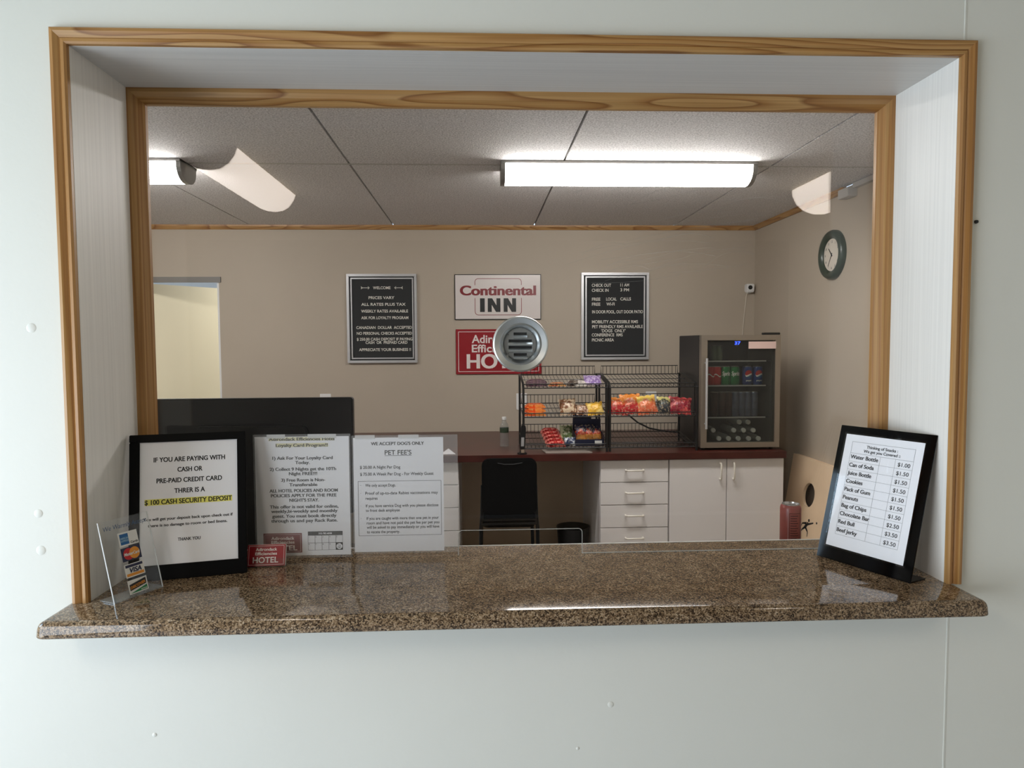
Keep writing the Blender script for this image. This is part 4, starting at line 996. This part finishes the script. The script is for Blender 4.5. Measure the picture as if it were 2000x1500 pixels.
for u, m_, dc, lab in [(1386, M_cr, deco_coke, 'red soda can behind the fridge door handle'), (1399, M_cr, deco_coke, 'red soda can right of the door handle in the fridge'), (1416, M_cg, deco_sprite, 'green soda can beside the red ones in the fridge'), (1434, M_cg, deco_sprite, 'green soda can beside the blue ones in the fridge'),
        (1459, M_cb, deco_globe, 'blue soda can beside the green ones in the fridge'), (1479, M_cb, deco_globe, 'blue soda can, rightmost on its fridge shelf')]:
    drink(lab, u, 1, ya, .032, .122, m_, dc, 'soda cans on the second fridge shelf')
for i, u in enumerate((1394, 1404)):
    drink(['pale green can, left one on the top fridge shelf', 'pale green can, right one on the top fridge shelf'][i], u, 0, FY+.20, .021, .100, M_cs, None, 'pale cans on the top fridge shelf')
for i, u in enumerate((1394, 1411, 1423)):
    drink(['dark berry can at the left of the third fridge shelf', 'dark berry can second on the third fridge shelf', 'dark berry can beside the slim silver cans'][i], u, 2, FY+.15, .028, .158, M_cdk, None, 'dark cans on the third fridge shelf')
for i, u in enumerate((1437, 1449, 1461, 1473)):
    drink(['slim blue and silver can nearest the dark cans', 'slim blue and silver can, second of four', 'slim blue and silver can, third of four', 'slim blue and silver can, rightmost of four'][i], u, 2, FY+.13, .024, .160, M_csl, None, 'slim cans on the third fridge shelf')
M_lb = clear('clear_bottle', .08, (.75, .78, .76), .15, .25)
k = 0
for row, (v, us) in enumerate([(856, (1403, 1422, 1441, 1461, 1480)), (840, (1392, 1432, 1451, 1470)), (824, (1443, 1460))]):
    for j, u in enumerate(us):
        p = at(u, v, FY+.10); names = ['bottom', 'middle', 'top'][row]
        t = thing('lying_bottle', f'clear bottle lying cap first in the fridge, {names} layer, {["leftmost","second from left","third from left","fourth from left","rightmost"][j if j < len(us)-1 else 4]}', 'bottle', (p.x, FY+.10, p.z), 'bottles lying in the bottom of the fridge')
        MB().lathe([(.013,0),(.018,.03),(.0215,.05),(.0215,.19),(.018,.195)], n=18, axis='y', cap=False).build('body', M_lb, t, smooth=True)
        MB().lathe([(.014,-.016),(.015,-.012),(.015,.0),(.013,.002)], n=18, axis='y').build('cap', M_white, t, smooth=True)

# ------------------------------------------------------------------ desk behind the glass, monitor, can
t = thing('reception_desk', 'dark desk behind the service window, below the granite ledge', 'desk', (0, .36, 0))
M_desk = mat('desk_dark', (58, 50, 46), .5, var=.1, vscale=6)
MB().box(-1.9, 1.25, 0, .47, .83, .86).build('desktop', M_desk, t)
for x in (-1.88, -.3, 1.20): MB().box(x, x+.03, .02, .45, 0, .83).build('leg_panel', M_desk, t)
t = thing('computer_monitor', 'wide black computer monitor seen from behind, left behind the glass', 'monitor', (-.690, .66, .86))
P = rr(-.3055, .3050, .175, .531, .008, 3)
MB().prism(P, -.0, .030).build('screen_housing', M_blackp, t, smooth=True, bevel=.004)
MB().prism(rr(-.17, .17, .22, .45, .02, 4), -.018, .002).build('rear_bulge', M_blackp, t, smooth=True, bevel=.005)
MB().box(-.035, .035, -.02, .004, .01, .26).build('stand_column', M_blackp, t, bevel=.003)
MB().prismz([(x, y) for x, y in rr(-.13, .13, -.10, .12, .03, 4)], 0, .012).build('stand_foot', M_blackp, t)
t = thing('soda_can', 'tall maroon soda can standing behind the glass beside the price list', 'can', (1.0125, .735, .86)); R_ = .0330; H = .166
can_mesh(t, R_, H, M_can)
b = MB()
for a0, a1, zz0, zz1 in [(-.35, .9, .140, .142), (-.35, .9, .024, .026)]:
    pass
def bentrect(x0, x1, z0_, z1_, mi, off):
    b.m(mi); q = R_+off; n_ = 6; vs = []
    for k in range(n_+1):
        x = x0+(x1-x0)*k/n_; vs += [(q*math.sin(x/R_), -q*math.cos(x/R_), z0_), (q*math.sin(x/R_), -q*math.cos(x/R_), z1_)]
    b.add(vs, [(2*k, 2*k+2, 2*k+3, 2*k+1) for k in range(n_)])
bentrect(-.0215, -.0200, .012, .150, 1, .0004); bentrect(-.0175, .022, .138, .1395, 0, .0004); bentrect(-.0175, .022, .020, .0215, 0, .0004)
bentrect(-.0175, -.0165, .02, .1395, 0, .0004); bentrect(.021, .022, .02, .1395, 0, .0004)
for k in range(13):
    z = .034+k*.008; bentrect(-.014, .006+.012*random.random(), z, z+.0022, 0, .0005)
b.build('printed_panel', [M_canin, mat('can_stripe', (200, 170, 170), .3, .3)], t)
b = MB(); b.add([(.018*math.cos(a*PI/8), -.006+.010*math.sin(a*PI/8), H-.0038) for a in range(16)], [tuple(range(16))]); b.build('mouth', M_signblk, t)

# ------------------------------------------------------------------ cornhole board leaning on the right wall
A = Vector((2.128, 3.165, .800)); Bt = Vector((2.128, 2.505, .806))      # top edge, far and near
ux = Vector((0, -1, 0)); lean = math.radians(9); dn = Vector((-math.sin(lean), 0, -math.cos(lean))); nrm = ux.cross(-dn)
BH = .800/math.cos(lean); BH = .808
t = thing('bean_bag_board', 'light plywood bean bag toss board with a round hole leaning on the right wall', 'game board', tuple(A + dn*BH), basis=(ux, (-dn).cross(ux), -dn))
BW = .66
Mx = t.matrix_world.to_3x3()
fsgn = -1                                             # local -y faces the room
hx, hz, hr = .300, BH-.225, .077
outer = [(0,0),(BW,0),(BW,BH),(0,BH)]
n = 40; circ = [(hx+hr*math.cos(2*PI*k/n), hz+hr*math.sin(2*PI*k/n)) for k in range(n)]
def ring_board(y):
    q = []
    for k in range(n):
        a = 2*PI*k/n; c, s_ = math.cos(a), math.sin(a)
        tx = ((BW-hx) if c > 0 else hx)/max(abs(c), 1e-9); tz = ((BH-hz) if s_ > 0 else hz)/max(abs(s_), 1e-9); tt = min(tx, tz)
        q.append((hx+c*tt, y, hz+s_*tt))
    return q
# square up the corners by snapping the nearest ray
def snap(q):
    for cx, cz in outer:
        i = min(range(n), key=lambda k: (q[k][0]-cx)**2+(q[k][2]-cz)**2); q[i] = (cx, q[i][1], cz)
    return q
b = MB(); th_ = .018
f0 = snap(ring_board(0)); c0 = [(x, 0, z) for x, z in circ]; f1 = snap(ring_board(th_)); c1 = [(x, th_, z) for x, z in circ]
vs = f0+c0+f1+c1; fs = []
for k in range(n):
    k2 = (k+1) % n
    fs += [(k, k2, n+k2, n+k), (2*n+k2, 2*n+k, 3*n+k, 3*n+k2), (k2, k, 2*n+k, 2*n+k2), (n+k, n+k2, 3*n+k2, 3*n+k)]
b.add(vs, fs); b.build('board_face', M_ply, t)
b = MB(); b.box(.0, BW, th_, th_+.04, 0, .03); b.box(0, BW, th_, th_+.04, BH-.03, BH); b.box(0, .03, th_, th_+.04, .03, BH-.03); b.box(BW-.03, BW, th_, th_+.04, .03, BH-.03); b.build('rear_frame', M_ply, t)
b = MB(); bx, bz = .325, hz-.215
def limb(p, q, r0, r1):
    p, q = Vector((p[0]*.6, 0, p[1]*.38)), Vector((q[0]*.6, 0, q[1]*.38)); r0 *= .45; r1 *= .45; d_ = (q-p).normalized(); n_ = Vector((-d_.z, 0, d_.x)); o_ = Vector((bx, -.0006, bz))
    b.add([o_+p+n_*r0, o_+p-n_*r0, o_+q-n_*r1, o_+q+n_*r1], [(0,1,2,3)])
limb((.00,.03),(.03,.10),.026,.032); limb((.03,.10),(.06,.115),.03,.016); limb((.05,.10),(.16,.165),.016,.009); limb((.02,.11),(-.07,.075),.016,.010); limb((-.07,.075),(-.085,.02),.010,.007)
limb((.0,.035),(-.055,-.025),.020,.012); limb((-.055,-.025),(-.085,-.095),.012,.008); limb((.012,.035),(.07,-.02),.020,.012); limb((.07,-.02),(.075,-.10),.012,.008)
b.disc(bx+.036, bz+.064, .011, -.0006, 14, .010); b.disc(bx+.135, bz+.072, .009, -.0006, 12, .007)
b.build('thrower_emblem', M_ink, t)
